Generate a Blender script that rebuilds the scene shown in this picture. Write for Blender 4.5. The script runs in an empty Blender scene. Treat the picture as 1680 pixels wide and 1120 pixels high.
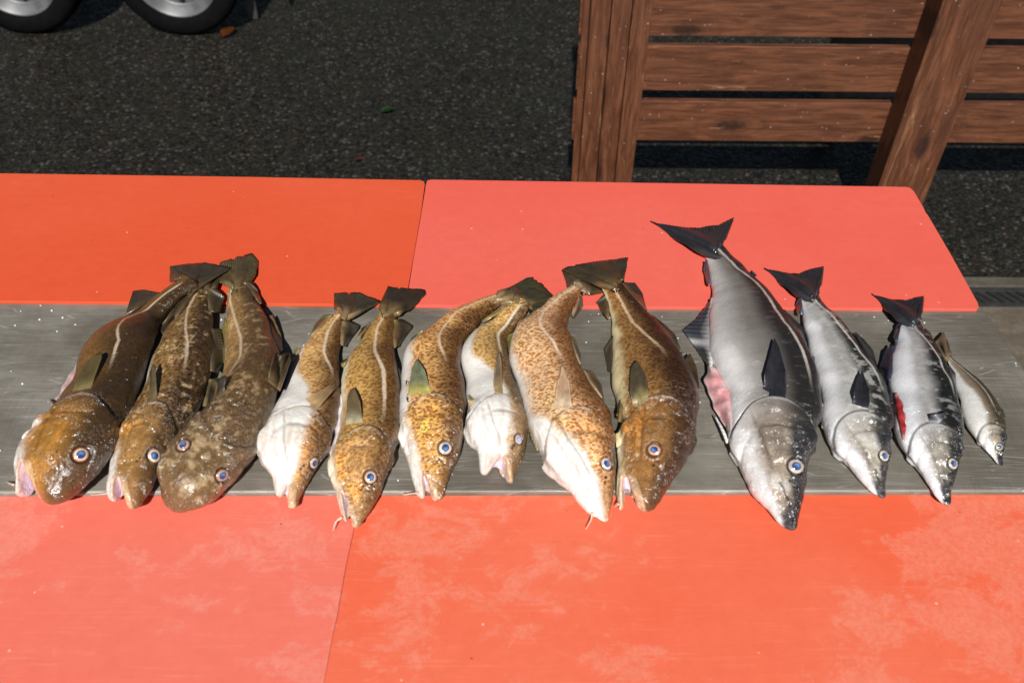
import bpy, bmesh, math, random
import numpy as np
from mathutils import Vector, Matrix
from mathutils.bvhtree import BVHTree

C = bpy.context.scene.collection
scene = bpy.context.scene
random.seed(3)
T = 0.80                        # height of the working surface

# ------------------------------------------------------------------ camera, sky, sun, exposure
W_PX, H_PX, F_PX = 1680.0, 1120.0, 1450.0
cam_data = bpy.data.cameras.new("camera")
cam = bpy.data.objects.new("camera", cam_data)
C.objects.link(cam)
cam_data.sensor_fit = 'HORIZONTAL'
cam_data.sensor_width = 36.0
cam_data.lens = 36.0 * F_PX / W_PX
cam_data.clip_start = 0.05
cam_data.clip_end = 600.0
cam_data.dof.use_dof = True
cam_data.dof.focus_distance = 1.68
cam_data.dof.aperture_fstop = 4.0
PITCH, YAW, ROLL = math.radians(43.4), math.radians(-0.7), math.radians(0.8)
R_CAM = Matrix.Rotation(YAW, 3, 'Z') @ Matrix.Rotation(math.pi / 2 - PITCH, 3, 'X') @ Matrix.Rotation(ROLL, 3, 'Z')
CAM_POS = Vector((0.0, 0.0, 1.9))
cam.matrix_world = Matrix.Translation(CAM_POS) @ R_CAM.to_4x4()
scene.camera = cam

SUN_EL, SUN_AZ = math.radians(44.5), math.radians(-4.0)     # light comes from the photographer's side, a little higher
world = bpy.data.worlds.new("World")
scene.world = world
world.use_nodes = True
wn = world.node_tree
sky = wn.nodes.new('ShaderNodeTexSky')
sky.sky_type = 'NISHITA'
sky.sun_disc = False
sky.sun_elevation = SUN_EL
sky.sun_rotation = math.pi - SUN_AZ
wn.links.new(sky.outputs[0], wn.nodes['Background'].inputs['Color'])
wn.nodes['Background'].inputs['Strength'].default_value = 0.02    # night: the sky gives almost nothing
sun_data = bpy.data.lights.new("sun", 'SUN')
sun_data.energy = 5.0
sun_data.angle = math.radians(0.6)
sun_data.color = (1.0, 0.985, 0.96)
sun = bpy.data.objects.new("sun", sun_data)
C.objects.link(sun)
sdir = Vector((math.sin(SUN_AZ) * math.cos(SUN_EL), -math.cos(SUN_AZ) * math.cos(SUN_EL), math.sin(SUN_EL)))
sun.rotation_euler = sdir.to_track_quat('Z', 'Y').to_euler()
scene.view_settings.view_transform = 'Standard'
scene.view_settings.look = 'None'
scene.view_settings.exposure = 0.15
scene.view_settings.gamma = 1.0
scene.view_settings.use_curve_mapping = False
scene.cycles.use_denoising = True


# ------------------------------------------------------------------ measuring: photo pixel -> point on a real plane
def ray(px, py):
    return (R_CAM @ Vector(((px - W_PX / 2) / F_PX, -(py - H_PX / 2) / F_PX, -1.0)))


def on_z(p, z):
    d = ray(*p)
    return CAM_POS + d * ((z - CAM_POS.z) / d.z)


def on_y(p, y):
    d = ray(*p)
    return CAM_POS + d * ((y - CAM_POS.y) / d.y)


# ------------------------------------------------------------------ node helpers
def new_mat(name):
    m = bpy.data.materials.new(name)
    m.use_nodes = True
    nt = m.node_tree
    return m, nt, nt.nodes['Principled BSDF']


class NT:
    """small wrapper so that materials read as formulas"""
    def __init__(s, nt):
        s.nt = nt

    def n(s, kind, **kw):
        x = s.nt.nodes.new(kind)
        for k, v in kw.items():
            setattr(x, k, v)
        return x

    def l(s, a, b):
        s.nt.links.new(a, b)

    def _in(s, sock, v):
        if v is None:
            return
        if hasattr(v, 'is_output'):
            s.l(v, sock)
        else:
            sock.default_value = v

    def math(s, op, a, b=None, c=None, clamp=False):
        x = s.n('ShaderNodeMath', operation=op, use_clamp=clamp)
        for i, v in enumerate((a, b, c)):
            s._in(x.inputs[i], v)
        return x.outputs[0]

    def ramp(s, v, lo, hi, a=0.0, b=1.0):
        x = s.n('ShaderNodeMapRange', interpolation_type='SMOOTHSTEP')
        s._in(x.inputs['Value'], v)
        x.inputs['From Min'].default_value = lo
        x.inputs['From Max'].default_value = hi
        x.inputs['To Min'].default_value = a
        x.inputs['To Max'].default_value = b
        return x.outputs['Result']

    def mix(s, f, a, b, blend='MIX'):
        x = s.n('ShaderNodeMix', data_type='RGBA', blend_type=blend)
        s._in(x.inputs[0], f)
        s._in(x.inputs[6], a if hasattr(a, 'is_output') else (*a, 1.0))
        s._in(x.inputs[7], b if hasattr(b, 'is_output') else (*b, 1.0))
        return x.outputs[2]

    def noise(s, vec, scale, detail=3.0, rough=0.55, dist=0.0, out='Fac'):
        x = s.n('ShaderNodeTexNoise')
        s._in(x.inputs['Vector'], vec)
        x.inputs['Scale'].default_value = scale
        x.inputs['Detail'].default_value = detail
        x.inputs['Roughness'].default_value = rough
        x.inputs['Distortion'].default_value = dist
        return x.outputs[out]

    def voro(s, vec, scale, feature='F1', out='Distance', rand=1.0):
        x = s.n('ShaderNodeTexVoronoi', feature=feature)
        s._in(x.inputs['Vector'], vec)
        x.inputs['Scale'].default_value = scale
        x.inputs['Randomness'].default_value = rand
        return x.outputs[out]

    def mapping(s, vec, scale=(1, 1, 1), rot=(0, 0, 0), loc=(0, 0, 0)):
        x = s.n('ShaderNodeMapping')
        s.l(vec, x.inputs['Vector'])
        x.inputs['Scale'].default_value = scale
        x.inputs['Rotation'].default_value = rot
        x.inputs['Location'].default_value = loc
        return x.outputs[0]

    def obj(s):
        return s.n('ShaderNodeTexCoord').outputs['Object']

    def attr(s, name, out='Color'):
        x = s.n('ShaderNodeAttribute', attribute_name=name)
        return x.outputs[out]

    def bump(s, h, strength, dist, normal=None):
        x = s.n('ShaderNodeBump')
        x.inputs['Strength'].default_value = strength
        x.inputs['Distance'].default_value = dist
        s.l(h, x.inputs['Height'])
        if normal is not None:
            s.l(normal, x.inputs['Normal'])
        return x.outputs[0]


def red_board_mat(name, base, pale, wear, seed, streak=0.4):
    m, nt, p = new_mat(name)
    g = NT(nt)
    o = g.mapping(g.obj(), loc=(seed * 3.1, seed * 1.7, 0))
    big = g.noise(o, 2.2, 3, 0.5)
    rag = g.noise(g.mapping(o, scale=(1.0, 1.4, 1)), 11.0, 9, 0.74, 0.4)
    patch = g.ramp(g.math('ADD', g.math('MULTIPLY', big, 0.55), g.math('MULTIPLY', rag, 0.6)), 0.61 - wear, 0.66 - wear)
    gran = g.noise(o, 160, 3, 0.7)
    patch = g.math('MULTIPLY', patch, g.ramp(gran, 0.36, 0.62, 0.35, 1.0))
    cloud = g.noise(o, 1.6, 2, 0.5)
    c = g.mix(g.ramp(cloud, 0.35, 0.65, 0, 0.45), base, pale)
    c = g.mix(g.math('MULTIPLY', patch, 0.42), c, [min(1, x * 1.0 + y) for x, y in zip(pale, (0.0, 0.10, 0.09))])
    sc = g.noise(g.mapping(o, scale=(3, 90, 1), rot=(0, 0, 0.06)), 3.0, 4, 0.6)
    c = g.mix(g.ramp(sc, 0.56, 0.75, 0, streak), c, [min(1, x * 1.05 + 0.03) for x in pale])
    mot = g.noise(o, 42, 5, 0.7)
    c = g.mix(g.ramp(mot, 0.3, 0.7, 0.0, 0.22), c, [x * 0.8 for x in base])
    # pale crumbs and small nicks
    cr = g.voro(o, 38, 'F1')
    cc = g.voro(o, 38, 'F1', 'Color')
    sep = g.n('ShaderNodeSeparateColor')
    g.l(cc, sep.inputs[0])
    dot = g.math('MULTIPLY', g.ramp(cr, 0.05, 0.09, 1, 0), g.ramp(sep.outputs[0], 0.86, 0.9))
    c = g.mix(g.math('MULTIPLY', dot, 0.7), c, (0.85, 0.5, 0.38))
    dk = g.math('MULTIPLY', g.ramp(cr, 0.05, 0.08, 1, 0), g.ramp(sep.outputs[1], 0.94, 0.95))
    c = g.mix(g.math('MULTIPLY', dk, 0.6), c, (0.3, 0.02, 0.01))
    g.l(c, p.inputs['Base Color'])
    g.l(g.ramp(rag, 0.3, 0.7, 0.42, 0.62), p.inputs['Roughness'])
    p.inputs['Specular IOR Level'].default_value = 0.35
    hgt = g.math('ADD', g.math('MULTIPLY', gran, 0.5), g.math('MULTIPLY', sc, 0.5))
    g.l(g.bump(hgt, 0.25, 0.0008), p.inputs['Normal'])
    return m


def steel_mat():
    m, nt, p = new_mat("worn_steel")
    g = NT(nt)
    o = g.obj()
    br = g.noise(g.mapping(o, scale=(2.0, 60, 1), rot=(0, 0, 0.35)), 6.0, 5, 0.65)
    br2 = g.noise(g.mapping(o, scale=(60, 2, 1), rot=(0, 0, -0.25)), 5.0, 5, 0.6)
    cl = g.noise(o, 3.0, 5, 0.6)
    sm = g.noise(g.mapping(o, scale=(1, 3, 1)), 14.0, 6, 0.7)
    c = g.mix(g.ramp(cl, 0.35, 0.7), (0.145, 0.126, 0.097), (0.32, 0.292, 0.245))
    c = g.mix(g.ramp(sm, 0.40, 0.7, 0, 0.5), c, (0.12, 0.105, 0.080))
    c = g.mix(g.ramp(br, 0.45, 0.8, 0, 0.28), c, (0.40, 0.39, 0.36))
    # single long scratches
    s1 = g.voro(g.mapping(o, scale=(1.0, 26, 1), rot=(0, 0, 0.42)), 4.0, 'DISTANCE_TO_EDGE')
    s2 = g.voro(g.mapping(o, scale=(1.2, 30, 1), rot=(0, 0, -0.62)), 3.0, 'DISTANCE_TO_EDGE')
    scr = g.math('MAXIMUM', g.ramp(s1, 0.0, 0.020, 1, 0), g.ramp(s2, 0.0, 0.014, 1, 0))
    scr = g.math('MULTIPLY', scr, g.ramp(g.noise(o, 9, 3), 0.38, 0.58))
    c = g.mix(g.math('MULTIPLY', scr, 0.30), c, (0.75, 0.74, 0.70))
    # crumbs of ice / salt and rusty smears
    v = g.voro(o, 46, 'F1')
    vc = g.voro(o, 46, 'F1', 'Color')
    sep = g.n('ShaderNodeSeparateColor')
    g.l(vc, sep.inputs[0])
    dot = g.math('MULTIPLY', g.ramp(v, 0.05, 0.10, 1, 0), g.ramp(sep.outputs[0], 0.80, 0.84))
    c = g.mix(g.math('MULTIPLY', dot, 0.85), c, (0.85, 0.85, 0.84))
    rust = g.ramp(g.noise(g.mapping(o, loc=(4, 2, 0)), 7.0, 5, 0.65), 0.66, 0.76)
    c = g.mix(g.math('MULTIPLY', rust, 0.5), c, (0.33, 0.17, 0.05))
    g.l(c, p.inputs['Base Color'])
    g.l(g.math('SUBTRACT', 0.30, g.math('MULTIPLY', dot, 0.3)), p.inputs['Metallic'])
    g.l(g.ramp(br2, 0.3, 0.7, 0.38, 0.58), p.inputs['Roughness'])
    p.inputs['Anisotropic'].default_value = 0.4
    h = g.math('ADD', g.math('MULTIPLY', br, 0.6), g.math('MULTIPLY', br2, 0.3))
    g.l(g.bump(h, 0.22, 0.0005), p.inputs['Normal'])
    return m


def wood_mat(name, axis, light=1.0):
    m, nt, p = new_mat(name)
    g = NT(nt)
    o = g.obj()
    rnd = g.n('ShaderNodeObjectInfo').outputs['Random']
    comb = g.n('ShaderNodeCombineXYZ')
    for i in range(3):
        g.l(g.math('MULTIPLY', rnd, 13.0 + i), comb.inputs[i])
    add = g.n('ShaderNodeVectorMath', operation='ADD')
    g.l(o, add.inputs[0])
    g.l(comb.outputs[0], add.inputs[1])
    o = add.outputs[0]
    sc = (0.9, 10, 10) if axis == 'X' else (10, 10, 0.9)
    sep_o = g.n('ShaderNodeSeparateXYZ')
    g.l(o, sep_o.inputs[0])
    flat = g.n('ShaderNodeCombineXYZ')
    lng, acr = (sep_o.outputs[0], sep_o.outputs[2]) if axis == 'X' else (sep_o.outputs[2], sep_o.outputs[0])
    g.l(g.math('MULTIPLY', lng, 1.7), flat.inputs[0])
    g.l(g.math('MULTIPLY', acr, 4.2), flat.inputs[1])
    kv = g.n('ShaderNodeTexVoronoi', voronoi_dimensions='2D', feature='F1')
    g.l(flat.outputs[0], kv.inputs['Vector'])
    kv.inputs['Scale'].default_value = 1.0
    kn = g.math('ADD', kv.outputs['Distance'], g.math('MULTIPLY', g.math('SUBTRACT', g.noise(o, 30, 3), 0.5), 0.10))
    ring = g.math('MULTIPLY', g.math('SINE', g.math('MULTIPLY', kn, 70.0)), g.ramp(kn, 0.12, 0.45, 1.0, 0.25))
    grain = g.noise(g.mapping(o, scale=sc), 7.0, 7, 0.65, 0.8)
    fine = g.noise(g.mapping(o, scale=tuple(x * (1 if x < 2 else 5) for x in sc)), 9.0, 5, 0.7)
    c = g.mix(g.ramp(grain, 0.3, 0.72), (0.065 * light, 0.020 * light, 0.008 * light), (0.165 * light, 0.056 * light, 0.021 * light))
    c = g.mix(g.ramp(ring, 0.0, 1.0, 0.0, 0.28), c, (0.05, 0.014, 0.005))
    c = g.mix(g.ramp(fine, 0.5, 0.72, 0, 0.5), c, (0.045, 0.014, 0.006))
    c = g.mix(g.ramp(kn, 0.05, 0.11, 0.9, 0.0), c, (0.022, 0.007, 0.003))
    c = g.mix(g.ramp(g.noise(o, 4.5, 5, 0.65), 0.45, 0.70, 0.0, 0.42), c, (0.045, 0.014, 0.006))
    wear = g.ramp(g.noise(g.mapping(o, scale=tuple(x * 0.8 for x in sc)), 5.0, 6, 0.78, 1.5), 0.60, 0.70)
    c = g.mix(g.math('MULTIPLY', wear, 0.55), c, (0.42, 0.24, 0.12))
    v = g.voro(o, 62, 'F1')
    sep = g.n('ShaderNodeSeparateColor')
    g.l(g.voro(o, 62, 'F1', 'Color'), sep.inputs[0])
    dot = g.math('MULTIPLY', g.ramp(v, 0.08, 0.24, 1, 0), g.ramp(sep.outputs[0], 0.88, 1.0))
    c = g.mix(g.math('MULTIPLY', dot, 0.55), c, (0.40, 0.39, 0.41))
    g.l(c, p.inputs['Base Color'])
    g.l(g.ramp(grain, 0.3, 0.7, 0.42, 0.65), p.inputs['Roughness'])
    hh = g.math('ADD', g.math('MULTIPLY', grain, 0.5), g.math('MULTIPLY', fine, 0.5))
    g.l(g.bump(hh, 0.5, 0.002), p.inputs['Normal'])
    return m


def ground_mat():
    m, nt, p = new_mat("wet_aggregate")
    g = NT(nt)
    o = g.obj()
    v = g.voro(o, 80, 'F1')
    sep = g.n('ShaderNodeSeparateColor')
    g.l(g.voro(o, 80, 'F1', 'Color'), sep.inputs[0])
    r, gg, b = sep.outputs[0], sep.outputs[1], sep.outputs[2]
    c = g.mix(g.math('POWER', r, 2.2), (0.0036, 0.0031, 0.0023), (0.026, 0.0222, 0.0155))
    c = g.mix(g.ramp(gg, 0.90, 0.96, 0, 0.7), c, (0.075, 0.072, 0.064))
    c = g.mix(g.ramp(b, 0.72, 0.95, 0, 0.6), c, (0.050, 0.026, 0.012))
    c = g.mix(g.ramp(b, 0.26, 0.06, 0, 0.6), c, (0.026, 0.028, 0.010))
    c = g.mix(g.ramp(v, 0.45, 0.75, 0, 0.8), c, (0.006, 0.006, 0.005))
    moss = g.ramp(g.noise(o, 2.2, 5, 0.65), 0.5, 0.7, 0, 0.5)
    c = g.mix(moss, c, (0.013, 0.014, 0.006))
    g.l(c, p.inputs['Base Color'])
    g.l(g.ramp(gg, 0, 1, 0.30, 0.7), p.inputs['Roughness'])
    h = g.math('ADD', g.math('MULTIPLY', v, -1.0), g.math('MULTIPLY', r, 0.5))
    g.l(g.bump(h, 0.9, 0.006), p.inputs['Normal'])
    return m


def concrete_mat(name, a, b):
    m, nt, p = new_mat(name)
    g = NT(nt)
    o = g.obj()
    n1 = g.noise(g.mapping(o, scale=(1, 2.5, 1)), 5, 6, 0.65)
    n2 = g.noise(o, 90, 4, 0.7)
    c = g.mix(g.ramp(n1, 0.35, 0.68), a, b)
    c = g.mix(g.ramp(n2, 0.35, 0.7, 0, 0.5), c, [x * 0.6 for x in a])
    rust = g.ramp(g.noise(g.mapping(o, loc=(3, 8, 0)), 6, 4, 0.6), 0.58, 0.72, 0, 0.5)
    c = g.mix(rust, c, (0.12, 0.055, 0.02))
    g.l(c, p.inputs['Base Color'])
    p.inputs['Roughness'].default_value = 0.55
    g.l(g.bump(n2, 0.4, 0.002), p.inputs['Normal'])
    return m


def plain_mat(name, col, rough=0.5, metal=0.0, var=0.25, scale=30, bump=0.2, spec=0.5):
    m, nt, p = new_mat(name)
    g = NT(nt)
    n1 = g.noise(g.obj(), scale, 5, 0.6)
    c = g.mix(g.ramp(n1, 0.3, 0.7), [x * (1 - var) for x in col], [min(1, x * (1 + var)) for x in col])
    g.l(c, p.inputs['Base Color'])
    p.inputs['Roughness'].default_value = rough
    p.inputs['Metallic'].default_value = metal
    p.inputs['Specular IOR Level'].default_value = spec
    g.l(g.bump(n1, bump, 0.001), p.inputs['Normal'])
    return m


def fish_mat(name, saithe):
    m, nt, p = new_mat(name)
    g = NT(nt)
    fc = g.attr('fc', 'Vector')
    col = g.attr('Col')
    spot = g.attr('spot', 'Fac')
    pig = g.attr('pig', 'Fac')
    wet = g.attr('wet', 'Fac')
    if not saithe:
        warp = g.noise(fc, 60, 2, 0.5, out='Color')
        mixv = g.n('ShaderNodeVectorMath', operation='MULTIPLY_ADD')
        g.l(warp, mixv.inputs[0])
        mixv.inputs[1].default_value = (0.010, 0.010, 0.010)
        g.l(fc, mixv.inputs[2])
        vec = g.mapping(mixv.outputs[0], scale=(1.15, 0.9, 0.72))
        edge = g.voro(vec, 215, 'F1')
        cell = g.n('ShaderNodeSeparateColor')
        g.l(g.voro(vec, 215, 'F1', 'Color'), cell.inputs[0])
        sp = g.ramp(edge, 0.36, 0.62, 1.0, 0.0)
        sp = g.math('MULTIPLY', sp, g.ramp(cell.outputs[0], 0.0, 0.4, 0.55, 1.0))
        sp = g.math('MULTIPLY', sp, spot)
        dark = g.mix(1.0, col, g.attr('spotcol'), 'MULTIPLY')
        c = g.mix(sp, col, dark)
        fn = g.noise(fc, 420, 3, 0.6)
        c = g.mix(g.math('MULTIPLY', g.ramp(fn, 0.38, 0.62, 0.0, 0.36), pig), c, g.mix(1.0, c, (0.52, 0.46, 0.38), 'MULTIPLY'))
        md = g.noise(fc, 85, 4, 0.65)
        c = g.mix(g.math('MULTIPLY', g.ramp(md, 0.50, 0.72, 0.0, 0.42), pig), c, g.mix(0.55, c, g.mix(1.0, c, (1.9, 1.75, 1.5), 'MULTIPLY')))
        pep = g.n('ShaderNodeSeparateColor')
        g.l(g.voro(fc, 420, 'F1', 'Color'), pep.inputs[0])
        pd = g.math('MULTIPLY', g.ramp(g.voro(fc, 420, 'F1'), 0.22, 0.42, 1, 0), g.ramp(pep.outputs[0], 0.62, 0.72))
        c = g.mix(g.math('MULTIPLY', pd, g.math('MULTIPLY', pig, 0.6)), c, g.mix(1.0, c, (0.30, 0.24, 0.18), 'MULTIPLY'))
    else:
        sc = g.voro(g.mapping(fc, scale=(0.8, 1, 1)), 430, 'F1')
        c = g.mix(g.ramp(sc, 0.2, 0.7, 0.0, 0.22), col, g.mix(1.0, col, (0.5, 0.5, 0.52), 'MULTIPLY'))
        st = g.noise(g.mapping(fc, scale=(1.0, 0.3, 0.3)), 130, 3, 0.6)
        c = g.mix(g.ramp(st, 0.55, 0.75, 0.0, 0.2), c, g.mix(0.35, c, (0.8, 0.8, 0.8)))
    g.l(c, p.inputs['Base Color'])
    rn = g.noise(fc, 70, 4, 0.6)
    g.l(g.math('SUBTRACT', g.ramp(rn, 0.3, 0.7, 0.30, 0.52), g.math('MULTIPLY', wet, 0.14)), p.inputs['Roughness'])
    p.inputs['Specular IOR Level'].default_value = 0.25
    p.inputs['Metallic'].default_value = 0.1 if saithe else 0.0
    g.l(g.math('MULTIPLY_ADD', wet, 0.60, 0.40), p.inputs['Coat Weight'])
    p.inputs['Coat Roughness'].default_value = 0.24
    p.inputs['Coat IOR'].default_value = 1.7
    p.inputs['Subsurface Weight'].default_value = 0.0
    oc = g.obj()
    b1 = g.noise(oc, 72, 3, 0.5, 1.2)
    b2 = g.noise(oc, 330, 2, 0.5)
    b_amt = 0.7 if saithe else 1.0
    b3 = g.noise(oc, 78, 3, 0.48, 1.6)
    clus = g.ramp(g.noise(oc, 22, 2, 0.5), 0.40, 0.60)
    hb = g.math('MULTIPLY', g.math('ADD', g.math('MULTIPLY', b3, 1.0), g.math('MULTIPLY', b2, 0.10)), g.math('MULTIPLY', clus, g.math('MULTIPLY_ADD', wet, 0.75, 0.25)))
    nrm = g.bump(g.math('ADD', hb, g.math('MULTIPLY', b1, 0.25)), 1.0, 0.020 * b_amt)
    g.l(nrm, p.inputs['Coat Normal'])
    g.l(g.bump(g.math('ADD', g.math('MULTIPLY', b1, 0.6), g.math('MULTIPLY', b2, 0.4)), 0.45 * b_amt, 0.0022), p.inputs['Normal'])
    return m


def vcol_mat(name, rough, coat, bump=0.3, bscale=250, trans=0.0):
    m, nt, p = new_mat(name)
    g = NT(nt)
    col = g.attr('Col')
    n1 = g.noise(g.obj(), bscale, 3, 0.6)
    c = g.mix(g.ramp(n1, 0.3, 0.7, 0, 0.35), col, g.mix(1.0, col, (0.55, 0.55, 0.55), 'MULTIPLY'))
    g.l(c, p.inputs['Base Color'])
    p.inputs['Roughness'].default_value = rough
    p.inputs['Coat Weight'].default_value = coat
    p.inputs['Coat Roughness'].default_value = 0.08
    g.l(g.bump(n1, bump, 0.0008), p.inputs['Normal'])
    return m


M = {
    'board_fl': red_board_mat("red_plastic_faded", (0.76, 0.130, 0.084), (0.75, 0.215, 0.150), 0.055, 1.0),
    'board_fr': red_board_mat("red_plastic_orange", (0.76, 0.114, 0.048), (0.76, 0.200, 0.118), 0.075, 7.3),
    'board_bl': red_board_mat("red_plastic_deep", (0.66, 0.084, 0.030), (0.70, 0.118, 0.052), -0.30, 3.9, 0.2),
    'board_br': red_board_mat("red_plastic_salmon", (0.72, 0.108, 0.074), (0.76, 0.145, 0.105), -0.30, 5.2, 0.2),
    'steel': steel_mat(),
    'wood_h': wood_mat("stained_wood_along", 'X'),
    'wood_v': wood_mat("stained_wood_upright", 'Z', 0.95),
    'ground': ground_mat(),
    'slab': concrete_mat("wet_concrete", (0.105, 0.085, 0.060), (0.17, 0.145, 0.11)),
    'kerb': concrete_mat("kerb_concrete", (0.07, 0.06, 0.045), (0.13, 0.12, 0.10)),
    'iron': plain_mat("cast_iron", (0.045, 0.047, 0.046), 0.45, 0.4),
    'void': plain_mat("channel_dark", (0.006, 0.006, 0.006), 0.6),
    'tyre': plain_mat("tyre_rubber", (0.0035, 0.0035, 0.0038), 0.9, spec=0.08),
    'rim': plain_mat("painted_rim", (0.11, 0.11, 0.112), 0.45, 0.3, 0.3, 12),
    'galv': plain_mat("dull_galvanised", (0.05, 0.052, 0.055), 0.5, 0.4),
    'frame': plain_mat("table_frame_steel", (0.25, 0.25, 0.25), 0.45, 0.7),
    'leaf_g': plain_mat("leaf_green", (0.012, 0.05, 0.008), 0.5),
    'leaf_o': plain_mat("leaf_orange", (0.13, 0.038, 0.008), 0.5),
    'leaf_r': plain_mat("leaf_brown", (0.09, 0.018, 0.008), 0.5),
    'grey': plain_mat("grey_metal", (0.10, 0.105, 0.11), 0.5, 0.2),
    'cod': fish_mat("cod_skin", False),
    'saithe': fish_mat("saithe_skin", True),
    'fin': vcol_mat("fin_membrane", 0.38, 0.25),
    'flesh': vcol_mat("wet_flesh", 0.3, 0.6, 0.5, 140),
    'eye': vcol_mat("eye_iris", 0.2, 0.9, 0.05, 500),
    'pupil': vcol_mat("eye_pupil", 0.12, 1.0, 0.03, 500),
    'barbel': plain_mat("barbel_skin", (0.62, 0.45, 0.34), 0.35),
}


# ------------------------------------------------------------------ object helpers
def link(name, mesh, mat, parent=None):
    o = bpy.data.objects.new(name, mesh)
    if mat is not None:
        mesh.materials.append(mat)
    C.objects.link(o)
    if parent is not None:
        o.parent = parent
        o.matrix_parent_inverse = Matrix.Translation(-parent.location)
    return o


def tag(o, label=None, cat=None, group=None, kind=None):
    for k, v in (('label', label), ('category', cat), ('group', group), ('kind', kind)):
        if v:
            o[k] = v
    return o


def empty(name, loc, label, cat, group=None):
    o = bpy.data.objects.new(name, None)
    o.location = loc
    o.empty_display_size = 0.05
    C.objects.link(o)
    return tag(o, label, cat, group)


def from_bm(bm, name, mat, parent=None, smooth=False):
    me = bpy.data.meshes.new(name)
    bmesh.ops.recalc_face_normals(bm, faces=bm.faces[:])
    bm.to_mesh(me)
    bm.free()
    if smooth:
        me.polygons.foreach_set('use_smooth', [True] * len(me.polygons))
    return link(name, me, mat, parent)


def prism(pts, z0, z1, bevel=0.0, seg=2):
    """upright prism over a polygon of (x, y)"""
    bm = bmesh.new()
    top = [bm.verts.new((x, y, z1)) for x, y in pts]
    bot = [bm.verts.new((x, y, z0)) for x, y in pts]
    n = len(pts)
    ft = bm.faces.new(top)
    bm.faces.new(bot[::-1])
    for i in range(n):
        bm.faces.new((top[i], bot[i], bot[(i + 1) % n], top[(i + 1) % n]))
    bmesh.ops.recalc_face_normals(bm, faces=bm.faces[:])
    if bevel > 0:
        bmesh.ops.bevel(bm, geom=list(ft.edges), offset=bevel, segments=seg, affect='EDGES', profile=0.5)
    return bm


def box_bm(x0, x1, y0, y1, z0, z1, bevel=0.0):
    bm = bmesh.new()
    bmesh.ops.create_cube(bm, size=1.0)
    for v in bm.verts:
        v.co = Vector((x0 if v.co.x < 0 else x1, y0 if v.co.y < 0 else y1, z0 if v.co.z < 0 else z1))
    if bevel > 0:
        bmesh.ops.bevel(bm, geom=bm.edges[:], offset=bevel, segments=2, affect='EDGES', profile=0.5)
    return bm


def lathe_bm(profile, n=48, closed=True):
    """profile of (r, y); axis is Y"""
    bm = bmesh.new()
    rings = []
    for i in range(n):
        a = 2 * math.pi * i / n
        rings.append([bm.verts.new((r * math.cos(a), y, r * math.sin(a))) for r, y in profile])
    m = len(profile)
    for i in range(n):
        for j in range(m if closed else m - 1):
            a, b = rings[i], rings[(i + 1) % n]
            bm.faces.new((a[j], a[(j + 1) % m], b[(j + 1) % m], b[j]))
    return bm


def tube_bm(pts, radii, n=8):
    bm = bmesh.new()
    rings = []
    for i, p in enumerate(pts):
        a = pts[max(i - 1, 0)]
        b = pts[min(i + 1, len(pts) - 1)]
        t = (b - a).normalized()
        u = t.orthogonal().normalized()
        w = t.cross(u)
        rings.append([bm.verts.new(p + (u * math.cos(2 * math.pi * k / n) + w * math.sin(2 * math.pi * k / n)) * radii[i]) for k in range(n)])
    for i in range(len(rings) - 1):
        for k in range(n):
            bm.faces.new((rings[i][k], rings[i][(k + 1) % n], rings[i + 1][(k + 1) % n], rings[i + 1][k]))
    bm.faces.new(rings[0][::-1])
    bm.faces.new(rings[-1])
    return bm


def mesh_np(name, verts, faces):
    me = bpy.data.meshes.new(name)
    nv, nf, k = len(verts), len(faces), faces.shape[1]
    me.vertices.add(nv)
    me.vertices.foreach_set('co', np.ascontiguousarray(verts, np.float32).ravel())
    me.loops.add(nf * k)
    me.loops.foreach_set('vertex_index', np.ascontiguousarray(faces, np.int32).ravel())
    me.polygons.add(nf)
    me.polygons.foreach_set('loop_start', np.arange(0, nf * k, k, dtype=np.int32))
    me.update(calc_edges=True)
    me.validate()
    me.polygons.foreach_set('use_smooth', np.ones(len(me.polygons), bool))
    return me


def set_attr(me, name, arr):
    arr = np.ascontiguousarray(arr, np.float32)
    if name == 'fc':
        me.attributes.new(name, 'FLOAT_VECTOR', 'POINT').data.foreach_set('vector', arr.ravel())
    elif arr.ndim == 2:
        a4 = np.ones((len(arr), 4), np.float32)
        a4[:, :3] = arr
        me.attributes.new(name, 'FLOAT_COLOR', 'POINT').data.foreach_set('color', a4.ravel())
    else:
        me.attributes.new(name, 'FLOAT', 'POINT').data.foreach_set('value', arr)


# ------------------------------------------------------------------ numpy maths
def vnoise(p, scale, seed=0):
    q = p * scale + seed * 17.31
    i = np.floor(q).astype(np.int64)
    f = q - i
    f = f * f * (3 - 2 * f)
    out = 0
    for dx in (0, 1):
        for dy in (0, 1):
            for dz in (0, 1):
                h = (i[..., 0] + dx) * 374761393 + (i[..., 1] + dy) * 668265263 + (i[..., 2] + dz) * 2147483647 + seed * 974711
                h = (h ^ (h >> 13)) * 1274126177
                h = ((h ^ (h >> 16)) & 0xFFFFFF) / float(0xFFFFFF)
                w = (f[..., 0] if dx else 1 - f[..., 0]) * (f[..., 1] if dy else 1 - f[..., 1]) * (f[..., 2] if dz else 1 - f[..., 2])
                out = out + w * h
    return out * 2 - 1


def fbm(p, scale, seed=0, octs=3):
    out, amp, tot = 0, 1.0, 0
    for k in range(octs):
        out = out + amp * vnoise(p, scale * 2 ** k, seed + k * 5)
        tot += amp
        amp *= 0.55
    return out / tot


def sstep(lo, hi, x):
    t = np.clip((x - lo) / (hi - lo), 0, 1)
    return t * t * (3 - 2 * t)


def smax(a, b, k):
    h = np.clip(0.5 + 0.5 * (a - b) / k, 0, 1)
    return b * (1 - h) + a * h + k * h * (1 - h)


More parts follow.
